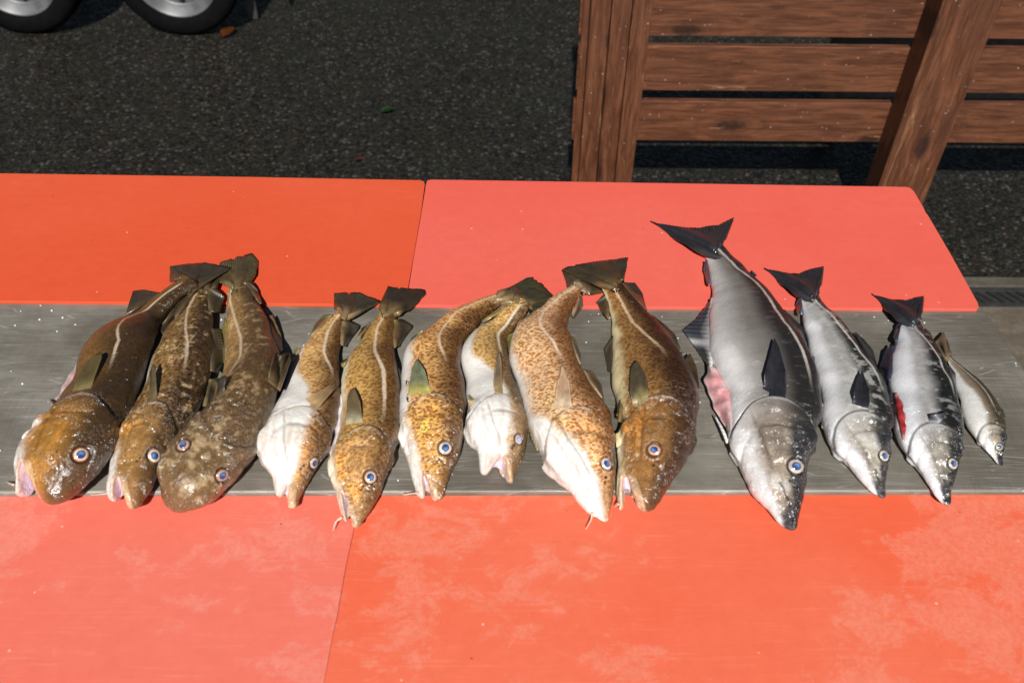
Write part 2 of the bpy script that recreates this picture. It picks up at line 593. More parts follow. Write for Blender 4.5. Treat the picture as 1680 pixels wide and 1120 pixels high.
def mixc(a, b, t):
    return a * (1 - t[:, None]) + np.asarray(b) * t[:, None]


def surface_nets(f, org, h):
    ins = f < 0
    cs = [(a, b, c) for a in (0, 1) for b in (0, 1) for c in (0, 1)]
    nx, ny, nz = f.shape
    cnt = np.zeros((nx - 1, ny - 1, nz - 1), np.int8)
    for a, b, c in cs:
        cnt += ins[a:nx - 1 + a, b:ny - 1 + b, c:nz - 1 + c]
    act = (cnt > 0) & (cnt < 8)
    idx = np.argwhere(act)
    vid = -np.ones(act.shape, np.int64)
    vid[act] = np.arange(len(idx))
    val = {c: f[idx[:, 0] + c[0], idx[:, 1] + c[1], idx[:, 2] + c[2]] for c in cs}
    acc = np.zeros((len(idx), 3))
    n = np.zeros(len(idx))
    for a in cs:
        for ax in range(3):
            if a[ax] == 0:
                b = list(a)
                b[ax] = 1
                va, vb = val[a], val[tuple(b)]
                mk = (va < 0) != (vb < 0)
                t = np.where(mk, va / np.where(mk, va - vb, 1), 0)
                pt = np.tile(np.array(a, float), (len(idx), 1))
                pt[:, ax] += t
                acc += pt * mk[:, None]
                n += mk
    verts = (idx + acc / n[:, None]) * h + org
    faces = []
    for ax in range(3):
        o1, o2 = [(1, 2), (2, 0), (0, 1)][ax]
        sl0 = [slice(1, s - 1) for s in f.shape]
        sl1 = [slice(1, s - 1) for s in f.shape]
        sl0[ax] = slice(0, f.shape[ax] - 1)
        sl1[ax] = slice(1, f.shape[ax])
        s0, s1 = ins[tuple(sl0)], ins[tuple(sl1)]
        e = np.argwhere(s0 != s1)
        off = np.array([1, 1, 1])
        off[ax] = 0
        e = e + off
        flip = ins[e[:, 0], e[:, 1], e[:, 2]]
        d1 = np.zeros(3, int)
        d1[o1] = 1
        d2 = np.zeros(3, int)
        d2[o2] = 1
        q = [e - d1 - d2, e - d2, e, e - d1]
        q = np.stack([vid[k[:, 0], k[:, 1], k[:, 2]] for k in q], 1)
        q[~flip] = q[~flip][:, ::-1]
        faces.append(q)
    faces = np.concatenate(faces)
    return verts, faces[(faces >= 0).all(1)]


# ------------------------------------------------------------------ the setting: ground, kerb, slab
def sheet(name, x0, x1, y0, y1, z, mat):
    bm = bmesh.new()
    bm.faces.new([bm.verts.new(c) for c in ((x0, y0, z), (x1, y0, z), (x1, y1, z), (x0, y1, z))])
    return tag(from_bm(bm, name, mat), kind='structure')


yk0, yk1 = on_z((1650, 505), 0).y, on_z((1650, 472), 0).y
yk2 = on_z((1650, 456), 0).y
sheet('ground', -120, 120, -60, 200, -0.006, M['ground'])
sheet('pavement', -40, 40, -20, yk0, 0.004, M['slab'])
kb = tag(from_bm(box_bm(-40, 40, yk1 + 0.002, yk2, -0.05, 0.006, 0.004), 'kerb', M['kerb']), kind='structure')

# drain channel with a slotted grate between slab and kerb
gr = empty('drain_grate', (on_z((1640, 485), 0).x, (yk0 + yk1) / 2, 0), 'dark iron drain grate with slanted slots beside the gravel', 'drain grate')
GL, GR = -1.0, 4.0
from_bm(box_bm(GL, GR, yk0 + 0.001, yk1 - 0.001, -0.05, -0.0035), 'channel', M['void'], gr)
bm = bmesh.new()
gw = yk1 - yk0
for side in (0, 1):
    y0 = yk0 + 0.004 if side == 0 else yk1 - 0.022
    b = box_bm(GL, GR, y0, y0 + 0.018, -0.003, 0.005, 0.0015)
    me_t = bpy.data.meshes.new('t'); b.to_mesh(me_t); b.free(); bm.from_mesh(me_t); bpy.data.meshes.remove(me_t)
x = GL
while x < GR - 0.06:
    sk = gw * 0.42
    vs = []
    for z in (0.0042, -0.003):
        vs.append([bm.verts.new(c) for c in ((x + sk, yk0 + 0.0225, z), (x + sk + 0.014, yk0 + 0.0225, z), (x + 0.014, yk1 - 0.0225, z), (x, yk1 - 0.0225, z))])
    bm.faces.new(vs[0])
    for k in range(4):
        bm.faces.new((vs[0][k], vs[1][k], vs[1][(k + 1) % 4], vs[0][(k + 1) % 4]))
    x += 0.034
from_bm(bm, 'grating', M['iron'], gr)

# ------------------------------------------------------------------ table, boards, steel sheet
Z_FRONT = T - 0.009      # front boards
Z_BACK = T + 0.006       # back boards stand a little proud of the steel


def px_poly(pts, z):
    return [(on_z(p, z).x, on_z(p, z).y) for p in pts]


tb = empty('work_table', (0, 1.05, 0), 'long steel frame table under the red boards and steel sheet', 'table')
xl, xr = on_z((-260, 808), T).x, on_z((1760, 700), T).x
yb_back, yb_front = on_z((300, 292), T).y - 0.03, on_z((800, 1235), T).y + 0.02
xb_r = on_z((1450, 310), T).x - 0.05
zt = T - 0.022
from_bm(prism([(xl + 0.03, yb_front), (0.80, yb_front), (0.80, 1.06), (0.72, yb_back), (xl + 0.03, yb_back)], zt - 0.04, zt - 0.001, 0.004), 'table_top', M['frame'], tb)
for lx, ly in ((xl + 0.10, yb_front + 0.06), (xl + 0.10, yb_back - 0.10), (0.62, yb_front + 0.06), (0.62, yb_back - 0.12)):
    from_bm(box_bm(lx - 0.022, lx + 0.022, ly - 0.022, ly + 0.022, 0.0045, zt - 0.041, 0.003), 'leg', M['frame'], tb)

GB = 'red plastic cutting boards on the table'
back_l = prism(px_poly([(-260, 280.5), (400, 290), (688, 295.5), (695.5, 297.5), (697, 302), (691.3, 345), (678.6, 420), (664.6, 500), (300, 496.3), (-260, 491)], Z_BACK), zt, Z_BACK, 0.0007)
o = from_bm(back_l, 'cutting_board', M['board_bl'])
tag(o, 'deep orange-red board behind the cod tails, left back corner of the table', 'cutting board', GB)
back_r = prism(px_poly([(701, 296), (707, 294.5), (1100, 300.5), (1486, 306.5), (1493, 308), (1499, 313), (1515, 340), (1519, 349), (1522, 352), (1560, 417), (1604, 496), (1606, 503), (1603, 506.5), (1100, 503.5), (666, 500.5), (679, 420), (692, 345), (699, 302)], Z_BACK), zt, Z_BACK, 0.0007)
o = from_bm(back_r, 'cutting_board', M['board_br'])
tag(o, 'salmon red board with rounded corners under the biggest grey fish tail', 'cutting board', GB)
front_l = prism(px_poly([(-260, 790), (589.2, 790), (579.5, 872), (567, 930), (553, 1010), (542.2, 1060), (531.2, 1120), (506.5, 1250), (-300, 1250)], Z_FRONT), zt, Z_FRONT, 0.0007)
o = from_bm(front_l, 'cutting_board', M['board_fl'])
tag(o, 'faded pinkish red board under the leftmost cod heads, at the front', 'cutting board', GB)
front_r = prism(px_poly([(589.5, 790), (1712, 790), (1790, 1250), (507, 1250), (531.5, 1120), (542.5, 1060), (553.5, 1010), (567.5, 930), (580, 872)], Z_FRONT), zt, Z_FRONT, 0.0007)
o = from_bm(front_r, 'cutting_board', M['board_fr'])
tag(o, 'bright orange-red scuffed board at the front, reaching the right edge', 'cutting board', GB)

sh = px_poly([(-260, 492.5), (300, 498), (663, 502), (1100, 505.5), (1612, 508), (1617, 509), (1680, 603), (1700, 634), (1712, 806), (900, 807), (-260, 809)], T)
st = tag(from_bm(prism(sh, Z_FRONT + 0.001, T, 0.006, 4), 'steel_sheet', M['steel'], smooth=False),
         'scratched grey steel sheet between the red boards, under the fish', 'metal sheet')
Y_STEP = on_z((800, 503), T).y


def floor_z(y):
    """height of what a fish lies on"""
    return np.where(y > Y_STEP - 0.004, Z_BACK, T)


# crumbs of ice and salt lying about on the steel
rc = random.Random(11)
bm = bmesh.new()
for k in range(110):
    p = on_z((rc.uniform(0, 1640), rc.choice((rc.uniform(500, 560), rc.uniform(505, 800)))), T)
    if p.x > 0.80:
        continue
    r_ = rc.uniform(.0006, .0019)
    q = bmesh.ops.create_icosphere(bm, subdivisions=1, radius=r_, matrix=Matrix.Translation((p.x, p.y, T + r_ * .5)))
    for v in q['verts']:
        v.co += Vector((rc.uniform(-1, 1), rc.uniform(-1, 1), rc.uniform(-.6, .3))) * r_ * .45
M['ice'] = plain_mat('ice_crumbs', (.72, .73, .74), 0.25)
tag(from_bm(bm, 'ice_crumbs', M['ice']), 'tiny white crumbs of ice scattered over the steel sheet', 'ice crumbs', kind='stuff')

# ------------------------------------------------------------------ the fence
YF = 2.70
fn = empty('fence', (on_y((1300, 200), YF).x, YF, 0), 'brown stained slatted wooden fence behind the table', 'fence')
fx0, fx1 = on_y((944, 150), YF).x, on_y((1960, 150), YF).x


def zrow(y):
    return on_y((1250, y), YF).z


rows = [(232, 168), (150, 77), (61, -14), (-32, -112), (-132, -220), (-240, -340)]
for k, (a, b) in enumerate(rows):
    bm = box_bm(fx0 + random.uniform(-.008, .008), fx1, YF, YF + 0.026, zrow(a), zrow(b), 0.002)
    from_bm(bm, 'board', M['wood_h'], fn)
ztop = zrow(-340) + 0.04


def upright(px_l, px_r, ypx, y0, y1, name):
    a, b = on_y((px_l, ypx), y0).x, on_y((px_r, ypx), y0).x
    return from_bm(box_bm(a, b, y0, y1, -0.01, ztop, 0.002), name, M['wood_v'], fn)


upright(966.5, 998.5, 60, YF - 0.045, YF - 0.0005, 'post_board')
upright(1000, 1032, 60, YF - 0.048, YF - 0.0005, 'post_board')
upright(1033.5, 1065, 60, YF - 0.044, YF - 0.0005, 'post_board')
upright(953, 964.5, 60, YF - 0.012, YF - 0.0005, 'post_board')
upright(1527, 1623, 60, YF - 0.105, YF - 0.0005, 'post')
# a low galvanised rail that shows through the gaps
rl = empty('guard_rail', (1.9, 3.25, 0), 'grey metal rail low down behind the slatted fence', 'rail')
rx0 = on_y((1372, 66), 3.2).x
from_bm(box_bm(rx0, 4.2, 3.2, 3.26, on_y((1400, 162), 3.2).z, on_y((1400, 60), 3.2).z, 0.006), 'rail', M['grey'], rl)
for px in (rx0 + 0.05, rx0 + 1.2):
    from_bm(box_bm(px, px + 0.07, 3.261, 3.33, -0.01, 0.75, 0.004), 'post', M['grey'], rl)

# ------------------------------------------------------------------ trailer standing behind
YT = on_z((310, 60), 0.0).y
tw = []
for px in (52, 308):
    tw.append(on_z((px, 56), 0.0).x)
tr = empty('trailer', (sum(tw) / 2, YT + 0.1, 0), 'two-axle trailer with pale rims parked on the dark gravel', 'trailer')
RW = 0.30
for wx in tw:
    prof = [(0.205, -0.085), (0.235, -0.095), (0.27, -0.092), (0.292, -0.075), (RW, -0.05), (RW, 0.05), (0.292, 0.075), (0.27, 0.09), (0.205, 0.085), (0.20, 0.0)]
    wh = from_bm(lathe_bm(prof, 56), 'wheel', M['tyre'], None, True)
    wh.parent = tr
    wh.location = (wx - tr.location.x, YT + 0.09 - tr.location.y, RW - 0.006)
    rp = [(0.202, -0.075), (0.207, -0.083), (0.198, -0.080), (0.188, -0.060), (0.175, -0.055), (0.165, -0.03), (0.155, -0.025), (0.12, -0.035), (0.07, -0.05), (0.03, -0.05), (0.0005, -0.05), (0.0005, 0.02), (0.19, 0.02)]
    rm = from_bm(lathe_bm(rp, 56), 'rim', M['rim'], None, True)
    rm.parent = wh
    for k in range(8):
        a = 2 * math.pi * k / 8
        hb = lathe_bm([(0.016, -0.006), (0.018, -0.002), (0.018, 0.004), (0.0005, 0.004), (0.0005, -0.006)], 12)
        bmesh.ops.translate(hb, verts=hb.verts[:], vec=(0.125 * math.cos(a), -0.036, 0.125 * math.sin(a)))
        h = from_bm(hb, 'vent_hole', M['void'])
        h.parent = wh
ax0, ax1 = min(tw) - 1.6, max(tw) + 1.9
# mudguard, chassis and drop leg
bm = bmesh.new()
xs = [min(tw) - 0.42, min(tw) - 0.30, max(tw) + 0.30, max(tw) + 0.42]
zs = [0.40, 0.66, 0.66, 0.40]
outer = [bm.verts.new((x, YT - 0.05, z)) for x, z in zip(xs, zs)]
inner = [bm.verts.new((x, YT + 0.24, z)) for x, z in zip(xs, zs)]
for k in range(3):
    bm.faces.new((outer[k], outer[k + 1], inner[k + 1], inner[k]))
bmesh.ops.solidify(bm, geom=bm.faces[:], thickness=0.008)
from_bm(bm, 'mudguard', M['galv'], tr)
from_bm(box_bm(ax0, ax1, YT + 0.26, YT + 0.34, 0.42, 0.54, 0.004), 'chassis', M['galv'], tr)
from_bm(box_bm(ax0, ax1, YT + 0.02, YT + 1.7, 0.70, 0.78, 0.01), 'deck', M['galv'], tr)
for wx in tw:
    from_bm(box_bm(wx - 0.03, wx + 0.03, YT + 0.18, YT + 1.6, RW - 0.04, RW + 0.02, 0.004), 'axle', M['galv'], tr)
lx = on_z((413, 36), 0).x
from_bm(box_bm(lx - 0.028, lx + 0.028, YT + 0.2, YT + 0.256, 0.0, 0.7, 0.004), 'drop_leg', M['galv'], tr)


def leaf(px, size, mat, label, ang, z=0.0):
    c = on_z(px, z)
    bm = bmesh.new()
    n = 12
    rows_ = []
    for i in range(n + 1):
        t = i / n
        w = 0.32 * math.sin(math.pi * t ** 0.8) + 0.012
        zz = 0.006 + 0.12 * size * math.sin(t * 3.0)
        rows_.append([bm.verts.new((size * (t - 0.5), size * w * s, zz + abs(s) * size * 0.08)) for s in (-1, -0.5, 0, 0.5, 1)])
    for i in range(n):
        for k in range(4):
            bm.faces.new((rows_[i][k], rows_[i + 1][k], rows_[i + 1][k + 1], rows_[i][k + 1]))
    bmesh.ops.solidify(bm, geom=bm.faces[:], thickness=0.001)
    bmesh.ops.rotate(bm, verts=bm.verts[:], matrix=Matrix.Rotation(ang, 3, 'Z'))
    o = from_bm(bm, 'fallen_leaf', mat, None, True)
    o.location = (c.x, c.y, z - 0.004)
    tag(o, label, 'leaf', 'leaves fallen on the gravel')


leaf((637, 184), 0.07, M['leaf_g'], 'small green leaf lying alone on the dark gravel', 0.4)
leaf((376, 56), 0.11, M['leaf_o'], 'orange leaf beside the right trailer wheel', 1.2)
leaf((589, 264), 0.04, M['leaf_r'], 'small dark red-brown leaf on gravel near the board edge', 0.2)


# ------------------------------------------------------------------ fish
def sm_interp(xs, ys, x):
    """smooth interpolation (monotone-ish cubic through points)"""
    xs, ys = np.asarray(xs, float), np.asarray(ys, float)
    m = np.gradient(ys, xs, axis=0)
    i = np.clip(np.searchsorted(xs, x) - 1, 0, len(xs) - 2)
    h = xs[i + 1] - xs[i]
    t = np.clip((x - xs[i]) / h, 0, 1)
    if ys.ndim == 2:
        t, h = t[:, None], h[:, None]
    return ((2 * t ** 3 - 3 * t ** 2 + 1) * ys[i] + (t ** 3 - 2 * t ** 2 + t) * h * m[i]
            + (-2 * t ** 3 + 3 * t ** 2) * ys[i + 1] + (t ** 3 - t ** 2) * h * m[i + 1])


def gsm(a, s):
    k = int(3 * s)
    w = np.exp(-0.5 * (np.arange(-k, k + 1) / s) ** 2)
    w /= w.sum()
    if a.ndim == 1:
        return np.convolve(np.pad(a, k, mode='reflect', reflect_type='odd'), w, 'valid')
    return np.stack([gsm(a[:, i], s) for i in range(a.shape[1])], 1)


def to_px(p):
    v = R_CAM.transposed() @ (Vector(p) - CAM_POS)
    return W_PX / 2 + F_PX * v.x / -v.z, H_PX / 2 - F_PX * v.y / -v.z


def P2(p, z):
    v = on_z(p, float(z))
    return np.array([v.x, v.y])


COD_RHO = ([0, .06, .15, .27, .45, .65, .85, 1.0], [.44, .52, .58, .60, .54, .52, .50, .42])
SAI_RHO = ([0, .06, .15, .27, .45, .65, .85, 1.0], [.46, .52, .53, .52, .50, .48, .47, .42])


class Fish:
    pass


def make_fish(d):
    sp = d['species']
    saithe = sp == 'saithe'
    st_ = np.array(d['st'], float)
    us = st_[:, 0]
    N = 240
    uu = np.linspace(0, 1, N)
    phi_s = np.radians(np.interp(us, *zip(*d['roll'])))
    rho_s = np.interp(us, *(zip(*d['rho']) if 'rho' in d else (SAI_RHO if saithe else COD_RHO)))
    lift_s = np.interp(us, *zip(*d.get('lift', [(0, 0), (1, 0)])))
    hz = np.full(len(us), 0.035)
    phi = gsm(np.interp(uu, us, phi_s), 8.0)
    rho = gsm(np.interp(uu, us, rho_s), 6.0)
    tgt = st_[:, 1:5].copy()
    cur = tgt.copy()
    th_ = np.linspace(0, 2 * math.pi, 40, endpoint=False)
    for outer in range(6):                                # measured outline -> body whose real outline is that one
        for it in range(4):
            L = np.array([P2(s[0:2], T + h + l) for s, h, l in zip(cur, hz, lift_s)])
            Rr = np.array([P2(s[2:4], T + h + l) for s, h, l in zip(cur, hz, lift_s)])
            c2 = (L + Rr) / 2
            tg = np.gradient(c2, axis=0)
            tg /= np.linalg.norm(tg, axis=1)[:, None]
            S = np.stack([tg[:, 1], -tg[:, 0]], 1)
            hw = np.maximum(np.abs(((Rr - L) * S).sum(1)) / 2, .004)
            b_s = hw / np.sqrt(np.sin(phi_s) ** 2 + (rho_s * np.cos(phi_s)) ** 2)
            a_s = rho_s * b_s
            hz = 0.93 * np.sqrt((b_s * np.cos(phi_s)) ** 2 + (a_s * np.sin(phi_s)) ** 2)
        cen = gsm(np.column_stack([sm_interp(us, c2, uu), sm_interp(us, hz + lift_s, uu)]), 5.0)
        bb = np.maximum(gsm(sm_interp(us, b_s, uu), 4.0), .003)
        if outer == 5:
            break
        sel = slice(0, N, 3)
        tx_ = np.gradient(cen, axis=0)
        tx_ /= np.linalg.norm(tx_, axis=1)[:, None]
        S_ = np.cross(tx_, np.array([0, 0, 1.0]))
        S_ /= np.linalg.norm(S_, axis=1)[:, None]
        U_ = np.cross(S_, tx_)
        D_ = (S_ * np.sin(phi)[:, None] + U_ * np.cos(phi)[:, None])[sel, None, :]
        Y_ = (-S_ * np.cos(phi)[:, None] + U_ * np.sin(phi)[:, None])[sel, None, :]
        pts = cen[sel, None, :] + D_ * (bb[sel, None] * np.cos(th_))[..., None] + Y_ * ((bb * rho)[sel, None] * np.sin(th_))[..., None]
        pts = pts.reshape(-1, 3) + np.array([0, 0, T]) - np.array(CAM_POS)
        v_ = pts @ np.array(R_CAM)
        px_ = np.stack([W_PX / 2 + F_PX * v_[:, 0] / -v_[:, 2], H_PX / 2 - F_PX * v_[:, 1] / -v_[:, 2]], 1)
        for i in range(len(us)):
            l0, r0 = tgt[i, 0:2], tgt[i, 2:4]
            e_ = (r0 - l0) / np.linalg.norm(r0 - l0)
            n_ = np.array([-e_[1], e_[0]])
            rel_ = px_ - l0
            m_ = np.abs(rel_ @ n_) < 4.0
            if m_.sum() < 6 or i == len(us) - 1 or us[i] < d.get('fit_from', .03):
                continue
            ee = rel_[m_] @ e_
            wid = np.linalg.norm(r0 - l0)
            cur[i, 0:2] -= .7 * np.clip(ee.min(), -15, 15) * e_
            cur[i, 2:4] -= .7 * np.clip(ee.max() - wid, -15, 15) * e_
        i1 = int(np.argmax(us >= d.get('fit_from', .03)))      # the nose follows the section behind it
        sh_ = ((cur - tgt)[i1, 0:2] + (cur - tgt)[i1, 2:4]) / 2
        for i in range(i1):
            cur[i] = tgt[i] + np.concatenate([sh_, sh_]) * .8
    step = np.linalg.norm(np.diff(cen, axis=0), axis=1)
    X = np.concatenate([[0], np.cumsum(step)])
    Ln = X[-1]
    # where a landmark at height zeta on the upper flank sits along the body
    tt0 = np.gradient(cen, axis=0)
    tt0 /= np.linalg.norm(tt0, axis=1)[:, None]
    S0 = np.cross(tt0, np.array([0, 0, 1.0]))
    S0 /= np.linalg.norm(S0, axis=1)[:, None]
    U0 = np.cross(S0, tt0)

    def landmark(py, ze_):
        D0 = S0 * np.sin(phi)[:, None] + U0 * np.cos(phi)[:, None]
        Y0 = -S0 * np.cos(phi)[:, None] + U0 * np.sin(phi)[:, None]
        pts = cen + D0 * (bb * ze_)[:, None] + Y0 * (bb * rho * math.sqrt(max(0, 1 - ze_ * ze_)) * .97)[:, None]
        ys = np.array([to_px((p_[0], p_[1], p_[2] + T))[1] for p_ in pts])
        return float(uu[np.argmin(np.abs(ys - py))])
    # tips of the two jaws along the axis
    ax0 = cen[0, :2] - cen[8, :2]
    ax0 /= np.linalg.norm(ax0)
    xt_l = -float((L[0] - cen[0, :2]) @ ax0)
    xt_u = -float((Rr[0] - cen[0, :2]) @ ax0)
    f = Fish()
    h = d.get('h', 0.0017)
    pad = 4 * h
    xmin = min(xt_l, xt_u, 0) - pad
    bm_, am_ = bb.max() + pad + .004, (bb * rho).max() + pad + .004
    gx = np.arange(xmin, Ln + pad, h)
    gy = np.arange(-am_, am_, h)
    gz = np.arange(-bm_, bm_, h)
    b1 = np.interp(gx, X, bb)[:, None, None]
    a1 = (np.interp(gx, X, bb) * np.interp(gx, X, rho))[:, None, None]
    u1 = np.interp(gx, X, uu)[:, None, None]
    x3 = gx[:, None, None]
    y3 = gy[None, :, None]
    z3 = gz[None, None, :]
    pw = 2.35
    q = ((np.abs(z3) / b1) ** pw + (np.abs(y3) / a1) ** pw) ** (1 / pw)
    dd = (q - 1) * np.minimum(a1, b1)
    zeta = np.clip(z3 / b1, -1.2, 1.2)
    yeta = y3 / a1
    # gill cover: a raised plate with a groove behind it
    ug = landmark(d['gy'], 0.05) if 'gy' in d else d['gill']
    xg0 = float(np.interp(ug, uu, X))
    xg = xg0 * (1 - 0.30 * np.clip(zeta - 0.05, -1.1, 1) ** 2)
    side = sstep(0.05, 0.45, np.abs(yeta))
    dd = dd - side * (0.0030 * sstep(xg - 0.05, xg - 0.004, x3) * (1 - sstep(xg, xg + 0.0035, x3))
                      - 0.0016 * np.exp(-((x3 - xg - 0.004) / 0.0025) ** 2)) * (bb.max() / 0.06)
    xp = xg * 0.74
    dd = dd + side * 0.0012 * np.exp(-((x3 - xp) / 0.004) ** 2)
    # brow and cheek relief on the head
    dd = dd - side * 0.003 * np.exp(-((x3 - xg0 * .5) / (xg0 * .22)) ** 2 - ((zeta - .62) / .16) ** 2) * (bb.max() / 0.06)
    # throat folds, cheek crease, plate over the cheek
    fo = sstep(-.12, -.40, zeta) * sstep(xg0 * .30, xg0 * .5, x3) * sstep(xg0 * 1.0, xg0 * .85, x3)
    if not saithe:
        dd = dd + fo * .0013 * np.sin(zeta * 19 + x3 * 60) * (bb.max() / .06)
    crz = -.22 - .55 * (x3 / xg0 - .45)
    dd = dd + side * .0016 * np.exp(-((zeta - crz) / .05) ** 2) * sstep(xg0 * .3, xg0 * .4, x3) * sstep(xg0 * .92, xg0 * .75, x3) * (bb.max() / .06)
    dd = dd - side * .0022 * sstep(.0, .05, zeta - crz) * sstep(.55, .30, zeta) * sstep(xg0 * .42, xg0 * .5, x3) * sstep(xg0 * .76, xg0 * .70, x3) * (bb.max() / .06)
    # nape: the back stands a little higher than the skull
    dd = dd + .0022 * sstep(xg0 * 1.02, xg0 * .9, x3) * sstep(.35, .8, zeta) * (bb.max() / .06)
    # mouth
    mt = d.get('mouth')
    zc_n, zc_c, g0, um, y0m = mt
    if 'my' in d:
        um = max(landmark(d['my'], zc_c), .03)
    xm = float(np.interp(um, uu, X))
    s = np.clip((xm - x3) / xm, 0, 1.35)
    b0 = float(bb[0])
    zc = (zc_c + (zc_n - zc_c) * np.minimum(s, 1.0)) * b1
    gg = g0 * np.clip(s, 0, 1.2) ** 0.75 * b1
    dcav = np.abs(z3 - zc) - gg
    ydeep = y0m - .38 if g0 > .07 else y0m
    ywall = (ydeep + (0.95 - ydeep) * (1 - sstep(0.0, 0.35, s)) - (3.0 * sstep(.85, 1.05, s) if g0 > .07 else 0)) * a1
    bowl = ywall - y3
    bowl = bowl + 0.5 * a1 * (1 - np.clip(np.abs(z3 - zc) / (gg + 1e-5), 0, 1) ** 2) * (-0.35)
    dcav = smax(smax(dcav, bowl, 0.003), x3 - xm, 0.003)
    # rounded tips: one for each jaw
    if g0 > 0.07:
        ge = g0 * np.clip(s, .3, 1.0) ** .75
        zn = zeta - (zc / b1)
        hu = np.maximum((1 - zc / b1 - ge) / 2, .05)
        hl = np.maximum((1 + zc / b1 - ge) / 2, .05)
        qu = np.clip(((zeta - (1 - hu)) / hu) ** 2 * .8 + yeta ** 2, 0, 3)
        ql = np.clip(((zeta + (1 - hl)) / hl) ** 2 * .8 + yeta ** 2, 0, 3)
        hu_m = max((1 - zc_n - g0) / 2 * b0, .006)
        hl_m = max((1 + zc_n - g0) / 2 * b0, .005)
        capu = xt_u - .004 + 0.8 * hu_m * qu
        capl = xt_l - .003 + 0.9 * hl_m * ql
        w = sstep(-.003, .003, z3 - zc)
        cap = capl * (1 - w) + capu * w
    else:
        cap = min(xt_u, xt_l, 0) - .004 + d.get('nose', 1.0) * b0 * np.clip(q, 0, 1.5) ** 2.2
    dd = smax(dd, (cap - x3) * 0.75, 0.002)
    dd = smax(dd, x3 - (Ln + 0.006), 0.004)
    if g0 > 0.0:
        dd = smax(dd, -dcav, 0.0025)
        if g0 > .07:
            bw_ = .011 * (bb.max() / .06)
            dd = dd - .0021 * sstep(bw_, bw_ * .75, dcav) * sstep(-.001, .003, dcav) * (z3 > zc) * sstep(.03, .2, s)
        # swollen lips along the cut
        dd = dd - 0.0016 * np.exp(-((dcav - 0.002) / 0.0028) ** 2) * (s > 0.05) * sstep(-.3, .3, yeta)
    P3 = np.stack(np.broadcast_arrays(x3, y3, z3), -1)
    seed = d['seed']
    lowf = vnoise(P3[::2, ::2, ::2], 28, seed)
    lowf = np.repeat(np.repeat(np.repeat(lowf, 2, 0), 2, 1), 2, 2)[:dd.shape[0], :dd.shape[1], :dd.shape[2]]
    dd = dd + lowf * 0.0013
    V, Fc = surface_nets(dd, np.array([gx[0], gy[0], gz[0]]), h)
    # light smoothing of the net
    e = np.concatenate([Fc[:, [0, 1]], Fc[:, [1, 2]], Fc[:, [2, 3]], Fc[:, [3, 0]]])
    for it in range(3):
        acc = np.zeros_like(V)
        cn = np.zeros(len(V))
        np.add.at(acc, e[:, 0], V[e[:, 1]])
        np.add.at(cn, e[:, 0], 1)
        np.add.at(acc, e[:, 1], V[e[:, 0]])
        np.add.at(cn, e[:, 1], 1)
        V = V * 0.5 + 0.5 * acc / cn[:, None]
    fnr = np.cross(V[Fc[:, 2]] - V[Fc[:, 0]], V[Fc[:, 3]] - V[Fc[:, 1]])
    vn = np.zeros_like(V)
    for k_ in range(4):
        np.add.at(vn, Fc[:, k_], fnr)
    vn /= np.linalg.norm(vn, axis=1)[:, None] + 1e-12
    if vn[:, 2] @ np.sign(V[:, 2]) < 0:
        vn = -vn
    x, y, z = V.T
    V0 = V.copy()
    hr = sstep(xg0 * 1.15, xg0 * .75, x)
    kb = bb.max() / .06
    rel = fbm(V, 85, seed + 11, 3) * (.00022 + .00075 * hr)
    rel += np.abs(vnoise(V * np.array([.45, 1, 1.3]), 130, seed + 13)) * hr * (.0007 if not saithe else .0003)
    rel += vnoise(V * np.array([1, .5, .5]), 46, seed + 17) * (.0006 + .0008 * hr)
    V = V + vn * (rel * kb)[:, None]
    x, y, z = V.T
    xb = np.clip(x, 0, Ln)
    b_v = np.interp(xb, X, bb)
    a_v = b_v * np.interp(xb, X, rho)
    u_v = np.interp(xb, X, uu)
    ze = np.clip(z / b_v, -1, 1)
    ang = np.arctan2(z / b_v, np.abs(y) / a_v + 1e-6)
    ze = np.where(u_v < .08, ze, np.sin(ang))
    sidev = np.abs(y) / a_v
    # ---------------- colour of the skin, in the fish's own coordinates
    n1 = fbm(V, 30, seed, 3)
    n2 = fbm(V, 110, seed + 3, 3)
    n3 = fbm(V * np.array([1.0, .65, .65]), 150, seed + 7, 4)
    vb = np.interp(u_v, *zip(*d['belly']))
    w = sstep(.20, -.16, ze - vb + .16 * n1 + .10 * n2)
    k = sstep(-.25, .75, ze + .25 * n1 + d.get('dk', 0)) if not saithe else sstep(-.30, .60, ze + .10 * n1 + d.get('dk', 0))
    col = mixc(np.tile(np.array(d['flank'], float), (len(V), 1)), d['back'], k)
    mot = d.get('mottle', .25)
    if saithe:
        na = .12 if d.get('patch', 0) else .03
        md = sstep(-.90, .02, ze + na * n1)
        col = mixc(np.tile(np.array(d['flank'], float), (len(V), 1)), d['mid'], md)
        col = mixc(col, d['back'], sstep(-.02, .50, ze + na * n1 + d.get('dk', 0)))
    col *= (1 + mot * (n2 * .8 + n1 * .7))[:, None]
    hm = sstep(ug * 1.0, ug * .75, u_v + .03 * ze ** 2)
    col = mixc(col, np.array(d['head']) * (1 + .35 * n1 + .3 * n2)[:, None], hm * .75 * (1 - .9 * sstep(.1, .75, ze + .2 * n1)))
